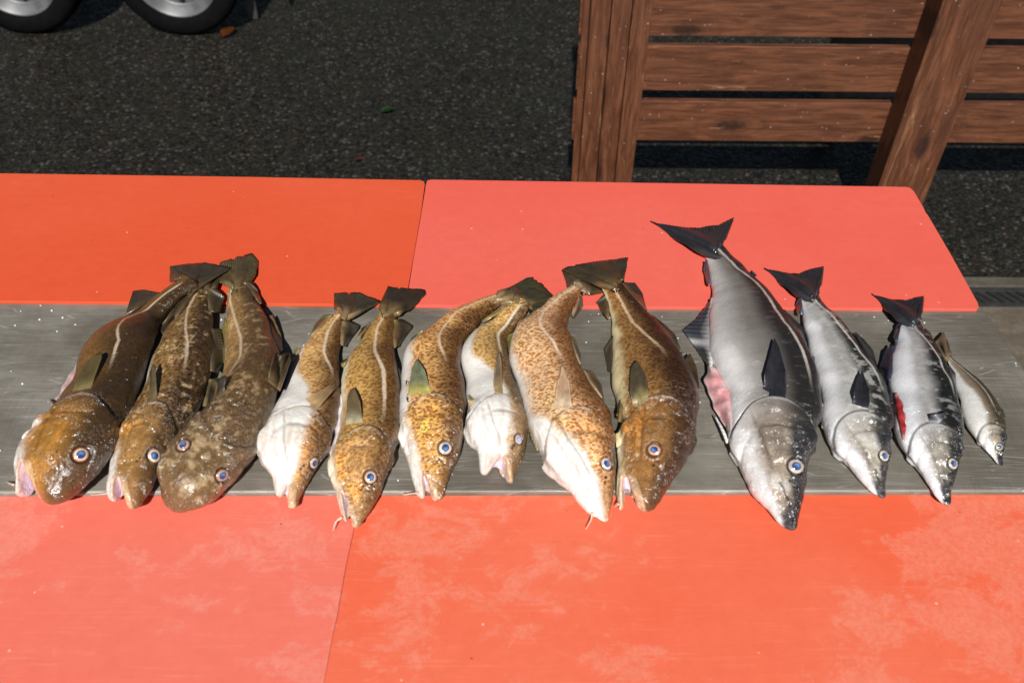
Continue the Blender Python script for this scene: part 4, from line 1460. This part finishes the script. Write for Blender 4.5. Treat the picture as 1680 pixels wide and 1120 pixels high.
FISH = [
 dict(gy=648, my=752, species='cod', seed=1, label='brown cod with gaping mouth and pink torn belly, orange eye, beside the bare steel', gill=.31,
  st=[(0,26,807,106,830),(.05,25,780,133,806),(.10,27,748,163,775),(.18,46,713,189,738),(.26,71,684,205,700),(.34,100,652,221,660),(.42,122,622,233,625),(.50,127,591,241,588),(.58,137,566,254,556),(.68,164,538,262,536),(.78,203,515,270,522),(.88,248,489,288,500),(1,300,454,322,471)],
  roll=[(0,78),(.3,80),(.6,78),(1,85)], lift=[(0,0),(.75,0),(1,.028)],
  mouth=(-.42,-.50,.34,.085,-.35), belly=[(0,-.45),(.1,-.55),(.25,-.68),(.35,-1.1),(1,-1.3)],
  flank=(.105,.060,.022), back=(.032,.019,.010), head=(.29,.15,.035), spots=.45, spotcol=(.45,.40,.35), dk=.15,
  line=[(.38,.66),(.42,.66),(.52,.70),(.65,.46),(.78,.48),(1,.52)], eyes=[(133,745,14.5)], iris=((.86,.66,.50),(.72,.24,.08)), headspot=.7,
  barbel=[[(23,795),(16,793),(11,790)]],
  fins=[tail([(298,455),(324,472)], [(279,463),(279,437),(300,434),(340,431),(381,439)], z=(.034,.020)),
        ana([(209,512),(262,483)], [(218,477),(238,475),(258,480)], z=(.02,.012)),
        dor([(286,508),(262,540)], [(289,522),(270,552)], z=(.02,.01)),
        pec([(122,638),(151,633)], [(150,597),(166,586),(180,579)], lift=.016, c=(.075,.055,.022), cb=(.2,.15,.06)),
        dict(n='belly_flap', b=[(131,604),(120,635),(96,665)], t=[(127,595),(108,622),(90,655),(77,677)], z=(.022,.012), flesh=PINK, rays=4, amp=.0012, th=.003, rag=.25),
        pel([(92,668),(100,662)], [(82,655),(88,655)], z=(.03,.03), c=(.10,.05,.02))]),
 dict(gy=660, my=778, species='cod', seed=2, label='speckled brown cod, mouth open, squeezed between two darker cods', gill=.33,
  st=[(0,180,819,237,827),(.05,176,790,250,808),(.10,183,760,262,775),(.18,191,727,282,745),(.26,203,697,302,711),(.34,220,664,326,668),(.42,238,634,340,634),(.52,250,590,347,592),(.62,264,557,348,556),(.74,284,524,349,524),(.86,305,492,349,496),(1,325,470,350,473)],
  roll=[(0,82),(.3,82),(1,82)], lift=[(0,0),(.8,0),(1,.004)],
  mouth=(-.30,-.40,.33,.075,-.35), belly=[(0,-.5),(.1,-.6),(.25,-.85),(.35,-.95),(.5,-.9),(1,-1.2)],
  flank=(.19,.12,.055), back=(.050,.030,.015), head=(.25,.145,.055), spots=.85, spotcol=(.22,.15,.10), dk=.05, mottle=.5, pale=.5,
  line=[(.40,.68),(.44,.70),(.54,.68),(.64,.55),(.76,.41),(1,.42)], eyes=[(254,747,13.5)], iris=((.88,.74,.60),(.80,.50,.34)), headspot=.75,
  barbel=[[(179,808),(165,810),(148,812)]],
  fins=[tail([(324,471),(351,474)], [(318,450),(335,442),(355,442),(368,452)], z=(.022,.012)),
        ana([(288,521),(316,481)], [(287,503),(292,482),(312,478)], z=(.03,.02)),
        dor([(346,512),(343,474)], [(360,512),(369,487),(356,474)], z=(.03,.02)),
        dor([(346,608),(346,540)], [(357,612),(371,585),(362,540)], z=(.03,.012)),
        dor([(336,666),(346,622)], [(348,662),(362,632),(356,620)], z=(.03,.012), c=(.09,.075,.03)),
        pec([(246,654),(258,653)], [(254,608),(262,604)], lift=.02, c=(.08,.06,.03)),
        pel([(222,665),(215,680)], [(208,672),(204,688)], z=(.03,.02), c=(.18,.08,.03))]),
 dict(species='cod', seed=3, label='dark cod lying belly down with both eyes showing, third from the left end', gill=.25, fit_from=.44, rho=[(0,1.5),(.18,1.3),(.34,1.0),(.5,.68),(1,.42)],
  st=[(0,262,810,318,829),(.04,257,789,345,815),(.10,270,760,374,783),(.18,299,727,402,748),(.26,330,694,424,716),(.34,352,664,440,684),(.42,358,634,452,650),(.52,368,602,459,612),(.62,371,566,454,570),(.74,372,524,441,526),(.86,372,490,422,490),(1,374,464,402,464)],
  roll=[(0,18),(.2,24),(.36,45),(.5,66),(.75,76),(1,82)], lift=[(0,.004),(.3,.008),(.8,.004),(1,.008)],
  mouth=(-.75,-.75,.02,.05,.3), belly=[(0,-.85),(.2,-.75),(.35,-.8),(.5,-.75),(.7,-1.0),(1,-1.2)],
  flank=(.25,.16,.075), back=(.085,.056,.030), head=(.17,.115,.066), spots=.55, spotcol=(.35,.28,.22), dk=.22, mottle=.5, pale=.30, palehead=1.0,
  line=[(.36,.52),(.42,.52),(.54,.50),(.62,.48),(.72,.33),(.84,.21),(1,.35)], eyes=[(300,729,12.5),(366,780,13)],
  iris=((.70,.42,.32),(.45,.22,.14)), headspot=.8,
  fins=[tail([(372,466),(404,466)], [(351,462),(349,452),(362,430),(390,421),(414,417),(424,428),(420,450),(410,464)], z=(.022,.010), c=(.07,.052,.02), ext=.5),
        dor([(454,582),(441,520)], [(464,574),(461,548),(447,516)], z=(.025,.015), c=(.14,.09,.035)),
        dor([(427,498),(404,464)], [(430,498),(423,476),(412,462)], z=(.025,.018)),
        ana([(373,602),(373,532)], [(366,592),(363,548),(369,521)], z=(.022,.010), c=YEL),
        pec([(440,618),(462,632)], [(458,580),(482,577)], lift=.018, c=(.05,.035,.018)),
        pec([(356,655),(368,642)], [(364,628),(378,622)], lift=.018, c=(.03,.025,.018)),]),
 dict(gy=667, my=792, species='cod', seed=4, label='cod with bulging white cheek and throat, next to the dark two-eyed cod', gill=.31,
  st=[(0,457,813,491,827),(.045,449,797,504,806),(.09,441,775,518,780),(.17,427,747,537,752),(.25,426,718,548,722),(.32,440,684,555,684),(.40,460,650,558,648),(.50,474,617,557,618),(.60,485,588,557,590),(.70,499,565,560,568),(.80,514,545,563,550),(.90,537,522,567,531),(1,556,504,576,516)],
  roll=[(0,100),(.25,102),(.45,92),(1,82)], lift=[(0,0),(.8,0),(1,.004)],
  mouth=(-.38,-.15,.30,.06,-.3), belly=[(0,-.05),(.08,.05),(.2,.20),(.3,.25),(.38,-.1),(.48,-.62),(.65,-.8),(1,-1.1)],
  flank=(.56,.37,.17), back=(.105,.055,.020), head=(.50,.29,.13), spots=.85, spotcol=(.42,.26,.13), mottle=.22,
  line=[(.42,.86),(.5,.84),(.6,.66),(.7,.60),(.8,.55),(1,.52)], eyes=[(517,760,11.5)], iris=((.84,.62,.46),(.80,.54,.40)), headspot=.25,
  lcol=(.80,.66,.50),
  fins=[tail([(554,506),(577,518)], [(549,508),(548,481),(565,480),(590,482),(610,488),(627,495)], z=(.022,.008), cb=(.2,.13,.06)),
        ana([(511,551),(545,517)], [(517,532),(531,517),(540,516)], z=(.02,.012), c=(.10,.08,.03)),
        dor([(561,566),(564,526)], [(566,569),(588,540),(590,534),(574,526)], z=(.022,.008), c=(.03,.024,.014)),
        pel([(480,592),(492,573)], [(482,574),(492,568)], z=(.03,.03), c=(.3,.26,.12)),
        pec([(506,653),(521,671)], [(557,636),(560,638)], lift=.02, c=(.20,.125,.06))]),
 dict(gy=699, my=800, species='cod', seed=5, label='olive brown cod with pointed snout crossing the seam of the front boards', gill=.33,
  st=[(0,564,853,601,860),(.045,556,838,613,838),(.10,550,808,626,810),(.18,545,770,642,771),(.26,549,738,652,738),(.34,557,703,656,703),(.42,561,667,656,667),(.52,561,627,655,628),(.61,566,598,650,595),(.70,580,573,648,570),(.80,597,547,649,546),(.90,614,524,651,526),(1,628,502,653,512)],
  roll=[(0,80),(.5,78),(1,80)], lift=[(0,0),(.8,0),(1,.004)],
  mouth=(-.38,-.62,.15,.11,-.1), belly=[(0,-.4),(.12,-.62),(.25,-.85),(.4,-.75),(.55,-.70),(.7,-.85),(1,-1.2)], bellycol=(.72,.64,.46),
  flank=(.43,.28,.105), back=(.115,.062,.020), head=(.44,.26,.12), spots=.9, spotcol=(.45,.31,.17), mottle=.12,
  line=[(.3,.78),(.4,.80),(.52,.79),(.62,.66),(.70,.56),(.80,.46),(1,.48)], eyes=[(608,782,12.5)], iris=((.84,.66,.54),(.74,.34,.16)), headspot=.2,
  barbel=[[(561,848),(551,855),(546,870)]], lcol=(.80,.66,.50), lw=.003,
  fins=[tail([(626,502),(654,514)], [(629,488),(637,471),(660,472),(699,476),(699,481),(676,505)], z=(.022,.010), c=(.032,.022,.012)),
        ana([(562,600),(576,586)], [(559,594),(572,585)], z=(.03,.02), c=(.12,.11,.04)),
        ana([(588,555),(608,530)], [(593,538),(606,531)], z=(.02,.012), c=(.07,.055,.02)),
        dor([(648,570),(648,525)], [(655,566),(676,538),(677,534),(660,524)], z=(.022,.008), c=(.03,.022,.012)),
        dor([(653,660),(651,606)], [(659,655),(662,628),(655,604)], z=(.03,.02), c=(.05,.04,.022)),
        pec([(569,691),(595,690)], [(573,646),(582,640),(591,654)], lift=.014, c=(.11,.075,.04), cb=(.40,.36,.22)),
        dict(n='belly_flap', b=[(563,650),(556,700),(548,750)], t=[(558,645),(551,690),(541,730),(541,765)], z=(.02,.014), flesh=PALE, rays=4, amp=.001, th=.003, rag=.1)]),
 dict(gy=647, my=772, species='cod', seed=6, label='spotted cod with narrow open jaws and yellowish cheek, tail curving to the right', gill=.33,
  st=[(0,688,813,731,814),(.045,680,796,737,794),(.09,672,775,745,774),(.17,662,742,757,742),(.25,656,709,763,709),(.33,656,672,766,672),(.41,658,632,765,642),(.50,661,596,759,612),(.58,670,566,757,583),(.66,696,540,765,558),(.76,735,512,784,534),(.87,780,491,811,511),(1,822,480,833,495)],
  roll=[(0,86),(.5,84),(1,80)], lift=[(0,0),(.75,0),(1,.006)],
  mouth=(-.30,-.37,.29,.095,-.3), belly=[(0,-.25),(.1,-.42),(.2,-.55),(.3,-.72),(.4,-.62),(.55,-.60),(.7,-1.0),(1,-1.2)], bellycol=(.74,.70,.64),
  flank=(.56,.35,.155), back=(.105,.055,.020), head=(.56,.34,.11), spots=.95, spotcol=(.40,.23,.11), mottle=.3,
  line=[(.44,.76),(.5,.76),(.58,.62),(.66,.46),(.76,.36),(1,.42)], eyes=[(731,734,13)], iris=((.84,.66,.54),(.86,.72,.62)), headspot=.05,
  barbel=[[(686,808),(676,809),(661,811)]], lcol=(.76,.62,.45),
  fins=[tail([(822,479),(834,496)], [(836,474),(866,456),(878,455),(890,466),(909,486),(880,498)], z=(.022,.014), c=(.04,.035,.016)),
        dor([(792,528),(832,498)], [(800,532),(846,506),(842,496)], z=(.02,.008), c=(.035,.025,.012)),
        ana([(674,564),(694,543)], [(675,555),(690,543)], z=(.028,.02), c=YEL),
        pel([(672,664),(672,626)], [(667,656),(666,624)], z=(.045,.05), c=(.05,.03,.03)),
        pec([(671,644),(706,640)], [(678,601),(685,594),(695,604)], lift=.014, c=(.13,.135,.08), cb=(.42,.36,.10))]),
 dict(gy=648, my=745, species='cod', seed=7, label='small white-bellied cod with round gaping mouth and clouded eye', gill=.33,
  st=[(0,789,779,848,786),(.05,785,758,858,760),(.11,778,736,865,736),(.19,767,709,868,705),(.27,766,682,865,677),(.35,766,654,857,650),(.45,762,620,845,622),(.55,756,586,836,588),(.65,766,556,834,558),(.76,794,530,846,540),(.88,825,507,860,522),(1,848,490,870,504)],
  roll=[(0,104),(.25,105),(.45,98),(1,85)], lift=[(0,0),(.7,0),(1,.026)],
  mouth=(-.05,.0,.52,.085,-.45), belly=[(0,.15),(.1,.12),(.25,.18),(.35,.25),(.44,.1),(.52,-.52),(.65,-.75),(1,-1.1)],
  flank=(.52,.36,.16), back=(.095,.058,.025), head=(.33,.22,.13), spots=.8, spotcol=(.42,.28,.15), mottle=.35,
  line=[(.50,.82),(.56,.78),(.66,.72),(.76,.70),(1,.55)], eyes=[(852,720,9.5)], iris=((.62,.52,.52),(.66,.48,.46)), cloudy=True, headspot=.3,
  lcol=(.80,.70,.55),
  fins=[tail([(846,490),(872,505)], [(842,478),(846,470),(880,473),(908,487),(890,505),(868,513)], z=(.032,.022), c=(.04,.035,.016), rag=.2),
        ana([(762,568),(786,540)], [(763,557),(780,540)], z=(.025,.02), c=YEL),
        ana([(800,524),(831,504)], [(808,512),(828,503)], z=(.025,.02), c=YEL),
        dor([(850,534),(861,514)], [(858,536),(869,521)], z=(.02,.01), c=(.03,.025,.014)),
        pel([(770,662),(780,655)], [(768,648),(778,655)], z=(.05,.055), c=(.3,.22,.1)),
        pec([(810,637),(824,640)], [(815,590),(821,581)], lift=.02, c=(.17,.12,.07))]),
 dict(gy=669, species='cod', seed=8, label='fat pale cod with orange net pattern and shut mouth, left of the dark thickset cod', gill=.31,
  st=[(0,978,849,1002,848),(.04,964,839,1007,830),(.09,941,815,1011,803),(.17,911,780,1012,760),(.25,890,750,1009,717),(.33,872,713,1001,680),(.41,857,664,984,650),(.49,845,622,962,616),(.57,836,585,947,588),(.66,840,550,936,552),(.76,864,519,931,533),(.87,895,492,939,507),(.95,924,474,953,487),(1,946,464,964,479)],
  roll=[(0,96),(.3,94),(.6,84),(1,80)], lift=[(0,0),(.8,0),(1,.004)],
  mouth=(.05,-.1,.02,.07,.3), belly=[(0,-.1),(.08,-.02),(.2,-.10),(.27,-.50),(.35,-.82),(.55,-.84),(.7,-.95),(1,-1.2)],
  flank=(.64,.45,.30), back=(.17,.085,.035), head=(.58,.36,.19), spots=1.0, spotcol=(.52,.30,.12), mottle=.3,
  line=[(.46,.74),(.52,.72),(.58,.68),(.66,.50),(.76,.40),(1,.46)], eyes=[(996,760,12)], iris=((.86,.74,.66),(.80,.62,.54)), headspot=.0,
  barbel=[[(972,839),(970,852),(961,868)]], lcol=(.84,.70,.58),
  fins=[tail([(945,464),(966,481)], [(931,474),(921,444),(945,442),(975,460),(990,479),(975,481)], z=(.018,.008), c=(.055,.04,.018)),
        ana([(844,572),(863,537)], [(834,576),(831,551),(860,536)], z=(.03,.02), c=YEL),
        ana([(887,510),(906,489)], [(890,498),(902,488)], z=(.02,.015), c=(.09,.06,.03)),
        dor([(939,518),(951,486)], [(942,522),(957,502),(955,487)], z=(.02,.012), c=(.07,.045,.02)),
        dor([(951,597),(934,552)], [(952,600),(952,580),(943,556),(936,550)], z=(.025,.012), c=(.10,.06,.025)),
        dor([(985,650),(957,608)], [(991,658),(986,630),(971,609),(960,607)], z=(.028,.012), c=(.11,.065,.025)),
        pel([(868,700),(883,738)], [(867,702),(870,722),(882,740)], z=(.015,.010), c=YEL),
        pec([(909,663),(938,663)], [(917,618),(921,603),(929,616)], lift=.016, c=(.40,.26,.16), cb=(.6,.45,.3))]),
 dict(gy=650, my=775, species='cod', seed=9, label='dark brown thickset cod with open mouth, rightmost of the cods', gill=.31,
  st=[(0,1017,831,1076,838),(.045,1013,802,1093,812),(.10,1014,765,1118,777),(.17,1016,726,1139,738),(.25,1019,692,1146,698),(.33,1010,658,1147,656),(.41,1005,618,1136,615),(.50,1004,588,1119,582),(.60,1005,553,1094,545),(.70,1003,529,1072,519),(.80,998,504,1053,497),(.90,991,481,1033,476),(1,987,467,1018,460)],
  roll=[(0,76),(.4,76),(1,80)], lift=[(0,0),(.75,0),(1,.020)],
  mouth=(-.36,-.64,.40,.075,-.35), belly=[(0,-.5),(.1,-.75),(.22,-.92),(.32,-.80),(.42,-.62),(.6,-.68),(.75,-.75),(1,-1.0)], bellycol=(.78,.66,.36),
  flank=(.25,.14,.052), back=(.034,.016,.007), head=(.25,.13,.045), spots=.8, spotcol=(.35,.24,.16), dk=.15, mottle=.22,
  line=[(.40,.76),(.46,.73),(.52,.64),(.62,.46),(.76,.44),(1,.45)], eyes=[(1073,737,13)], iris=((.82,.56,.42),(.70,.28,.10)), headspot=.55,
  barbel=[[(1015,826),(1008,831)]], lcol=(.76,.55,.36), lw=.003,
  fins=[tail([(985,468),(1020,461)], [(955,459),(922,442),(935,436),(985,428),(1012,425),(1031,422),(1022,464)], z=(.034,.020), c=(.038,.028,.014), ext=.35),
        ana([(997,522),(996,484)], [(988,510),(977,496),(990,484)], z=(.02,.01), c=(.05,.04,.02)),
        ana([(1005,613),(1007,551)], [(998,608),(991,572),(1004,554)], z=(.025,.012), c=(.05,.04,.02)),
        dor([(1058,506),(1020,464)], [(1061,510),(1054,481),(1042,464),(1027,464)], z=(.025,.015), c=(.03,.02,.012)),
        dor([(1115,576),(1069,519)], [(1119,580),(1107,548),(1090,532),(1072,518)], z=(.028,.016), c=(.035,.020,.010)),
        dor([(1141,640),(1121,592)], [(1147,636),(1142,600),(1132,579),(1124,591)], z=(.03,.022), c=(.05,.028,.012)),
        pel([(1020,668),(1016,690)], [(1018,656),(1012,680)], z=(.05,.05), c=(.16,.11,.04)),
        pec([(1038,661),(1064,650)], [(1029,642),(1033,608),(1042,595),(1056,613)], lift=.014, c=(.06,.045,.025), cb=(.30,.24,.10))]),
 dict(gy=652, my=785, species='saithe', seed=10, label='largest silver grey fish with slit belly and black forked tail', gill=.31,
  st=[(0,1276,866,1314,862),(.035,1269,852,1317,842),(.09,1244,822,1327,800),(.16,1224,788,1336,757),(.24,1207,752,1344,716),(.32,1196,716,1347,676),(.40,1193,668,1345,640),(.48,1180,628,1337,600),(.56,1166,588,1320,562),(.66,1161,545,1295,522),(.76,1166,495,1265,480),(.86,1165,459,1231,446),(.94,1157,428,1201,415),(1,1148,412,1183,400)],
  roll=[(0,82),(.5,80),(1,82)], lift=[(0,0),(1,.0)],
  mouth=(.30,-.10,.03,.125,.35), belly=[(0,-.5),(.1,-.5),(.3,-.55),(.5,-.62),(.75,-.8),(1,-1.0)], bellycol=(.72,.69,.66),
  flank=(.62,.585,.55), mid=(.20,.178,.158), back=(.022,.019,.018), head=(.38,.29,.21), dk=.0, mottle=.10,
  line=[(.38,.88),(.48,.87),(.58,.83),(.68,.83),(.78,.80),(.88,.68),(1,.55)], lcol=(.70,.62,.54), lw=.0026,
  eyes=[(1307,764,15)], iris=((.62,.46,.34),(.74,.70,.64)),
  fins=[tail([(1146,412),(1184,401)], [(1105,391),(1066,364),(1105,371),(1147,377),(1178,370),(1204,357),(1193,385)], z=(.022,.008), ext=.35, rag=.03),
        ana([(1166,602),(1168,490)], [(1160,597),(1119,541),(1142,524),(1166,493)], z=(.03,.008), c=(.035,.035,.045), cb=(.5,.48,.46), cbw=2.4, edge=(.33,(.55,.55,.55))),
        ana([(1165,467),(1159,427)], [(1160,463),(1154,443),(1158,427)], z=(.03,.018), c=(.05,.055,.075)),
        dor([(1322,568),(1286,509)], [(1324,566),(1319,538),(1299,520),(1288,509)], z=(.03,.012)),
        dor([(1338,618),(1330,586)], [(1347,620),(1345,592),(1338,585)], z=(.03,.014)),
        dor([(1240,452),(1232,445)], [(1241,452),(1235,446)], z=(.03,.03), rays=3),
        pec([(1253,636),(1289,650)], [(1249,616),(1260,583),(1266,560),(1274,574),(1283,605)], lift=.016, cb=(.02,.02,.026)),
        dict(n='belly_flap', b=[(1170,604),(1192,648),(1202,708)], t=[(1163,600),(1155,625),(1172,672),(1197,712)], z=(.034,.020), flesh=((.80,.30,.30),(.90,.62,.62)), rays=5, amp=.0018, th=.0035, rag=.1),
        pel([(1186,706),(1192,722)], [(1173,682),(1180,695)], z=(.02,.02), c=(.6,.58,.56))]),
 dict(gy=675, my=767, species='saithe', seed=11, label='mid-sized mottled silver fish with black fins, right of the largest one', gill=.32,
  st=[(0,1434,813,1459,808),(.045,1423,803,1460,790),(.09,1408,786,1463,771),(.17,1385,760,1467,737),(.25,1365,735,1468,702),(.33,1352,706,1464,668),(.42,1347,668,1457,645),(.52,1342,630,1445,612),(.62,1330,587,1423,580),(.72,1320,549,1402,551),(.82,1314,518,1381,523),(.92,1311,496,1357,498),(1,1310,483,1340,478)],
  roll=[(0,82),(1,82)], mouth=(.25,-.05,.03,.11,.35), belly=[(0,-.5),(.1,-.5),(.3,-.6),(.5,-.55),(.75,-.5),(1,-1.0)], bellycol=(.78,.76,.76),
  flank=(.64,.62,.61), mid=(.40,.385,.36), back=(.020,.019,.017), head=(.36,.31,.23), mottle=.40, patch=.75, patch_lo=.08, dk=.0,
  line=[(.40,.88),(.52,.86),(.62,.83),(.72,.76),(.82,.72),(1,.6)], lcol=(.74,.70,.62), lw=.0022, eyes=[(1452,747,10.5)], iris=((.62,.50,.38),(.74,.70,.64)),
  fins=[tail([(1308,483),(1342,478)], [(1280,466),(1252,440),(1280,446),(1310,452),(1330,442),(1351,437),(1348,460)], z=(.02,.008), rag=.03),
        ana([(1315,516),(1314,489)], [(1309,513),(1305,500),(1311,489)], z=(.025,.012), c=(.05,.055,.075)),
        dor([(1437,604),(1402,546)], [(1439,602),(1433,575),(1416,555),(1405,546)], z=(.028,.012), rag=.2),
        dor([(1455,640),(1444,612)], [(1461,646),(1458,622),(1446,611)], z=(.028,.012)),
        pel([(1344,640),(1338,595)], [(1341,632),(1331,590),(1337,584)], z=(.02,.02)),
        pec([(1399,660),(1426,668)], [(1396,645),(1404,624),(1410,613),(1420,637)], lift=.014, cb=(.02,.02,.028)),
        dict(n='belly_flap', b=[(1351,665),(1366,700),(1388,743)], t=[(1347,662),(1348,700),(1362,725),(1383,745)], z=(.026,.016), flesh=PALE, rays=5, amp=.0015, th=.003, rag=.1)]),
 dict(gy=695, my=777, species='saithe', seed=12, label='silver fish with a red open gash in its side, black forked tail', gill=.32,
  st=[(0,1540,822,1565,817),(.045,1533,813,1567,800),(.09,1520,795,1573,780),(.17,1499,764,1580,747),(.25,1482,738,1582,711),(.33,1469,709,1578,680),(.42,1463,672,1571,648),(.52,1459,638,1562,622),(.62,1458,606,1550,590),(.72,1462,580,1536,562),(.82,1467,556,1524,545),(.92,1472,537,1513,532),(1,1477,525,1507,521)],
  roll=[(0,84),(1,82)], mouth=(.25,-.05,.03,.11,.35), belly=[(0,-.45),(.1,-.45),(.3,-.45),(.5,-.35),(.75,-.4),(1,-.9)], bellycol=(.80,.79,.80),
  flank=(.66,.64,.65), mid=(.39,.375,.36), back=(.012,.012,.011), head=(.38,.33,.25), mottle=.35, patch=.55, patch_lo=.16, dk=.05,
  line=[(.40,.90),(.52,.88),(.62,.82),(.74,.68),(.86,.60),(1,.5)], lcol=(.66,.62,.56), lw=.0020, eyes=[(1565,760,10.5)], iris=((.60,.52,.36),(.74,.70,.62)),
  fins=[tail([(1475,525),(1509,521)], [(1452,508),(1429,482),(1455,490),(1485,496),(1502,488),(1515,486),(1513,506)], z=(.02,.008), rag=.03),
        ana([(1459,624),(1465,567)], [(1450,621),(1442,602),(1452,575),(1463,567)], z=(.025,.010), c=(.02,.022,.04)),
        ana([(1469,560),(1480,529)], [(1466,552),(1470,534),(1478,528)], z=(.02,.010), c=(.02,.022,.035)),
        pel([(1463,662),(1458,626)], [(1459,658),(1451,632),(1452,624)], z=(.03,.02)),
        dor([(1566,640),(1554,600)], [(1569,637),(1567,612),(1558,600)], z=(.03,.014)),
        dor([(1527,553),(1513,537)], [(1529,553),(1526,545),(1515,537)], z=(.02,.014)),
        pec([(1524,690),(1541,693)], [(1522,683),(1540,682),(1553,675)], lift=.012, cb=(.35,.38,.45)),
        dict(n='belly_cut', b=[(1470,645),(1475,680),(1484,720)], t=[(1473,644),(1485,664),(1490,690),(1487,722)], on=True, lift=-.0005, ext=.02, flesh=RED, rays=4, amp=.0004, th=.0022, rag=.12)]),
 dict(gy=697, species='saithe', seed=13, label='smallest fish, brownish silver, half hidden behind the gashed one at the right end', gill=.33,
  st=[(0,1631,760,1645,762),(.06,1620,747,1647,748),(.14,1602,727,1652,728),(.23,1590,708,1652,703),(.33,1581,689,1646,677),(.45,1573,663,1632,650),(.58,1566,637,1613,626),(.72,1559,610,1588,604),(.86,1551,594,1570,590),(1,1546,582,1558,579)],
  roll=[(0,82),(1,80)], mouth=(.2,-.05,.03,.10,.35), belly=[(0,-.4),(.2,-.25),(.3,-.05),(.45,-.1),(.65,-.5),(1,-.9)], bellycol=(.80,.77,.72),
  flank=(.42,.35,.28), mid=(.25,.19,.13), back=(.055,.042,.020), head=(.48,.40,.30), mottle=.15, h=.0012,
  line=[(.30,.76),(.5,.74),(.7,.70),(1,.6)], lcol=(.5,.44,.36), lw=.0014, eyes=[(1640,733,7)], iris=((.55,.46,.30),(.66,.62,.54)), fincol=(.07,.052,.03),
  fins=[tail([(1544,583),(1559,580)], [(1540,574),(1534,560),(1541,553),(1547,544),(1553,555),(1557,566),(1558,576)], z=(.012,.008), c=(.12,.085,.05), rag=.03, th=.0025),
        dor([(1626,656),(1612,632)], [(1629,655),(1624,641),(1615,632)], z=(.016,.012)),
        dor([(1646,686),(1637,667)], [(1649,684),(1645,672),(1639,667)], z=(.02,.016), c=(.02,.02,.02)),
        pec([(1573,676),(1578,680)], [(1571,656),(1573,654)], lift=.006, c=(.02,.02,.022))]),
]
for d in FISH:
    make_fish(d)
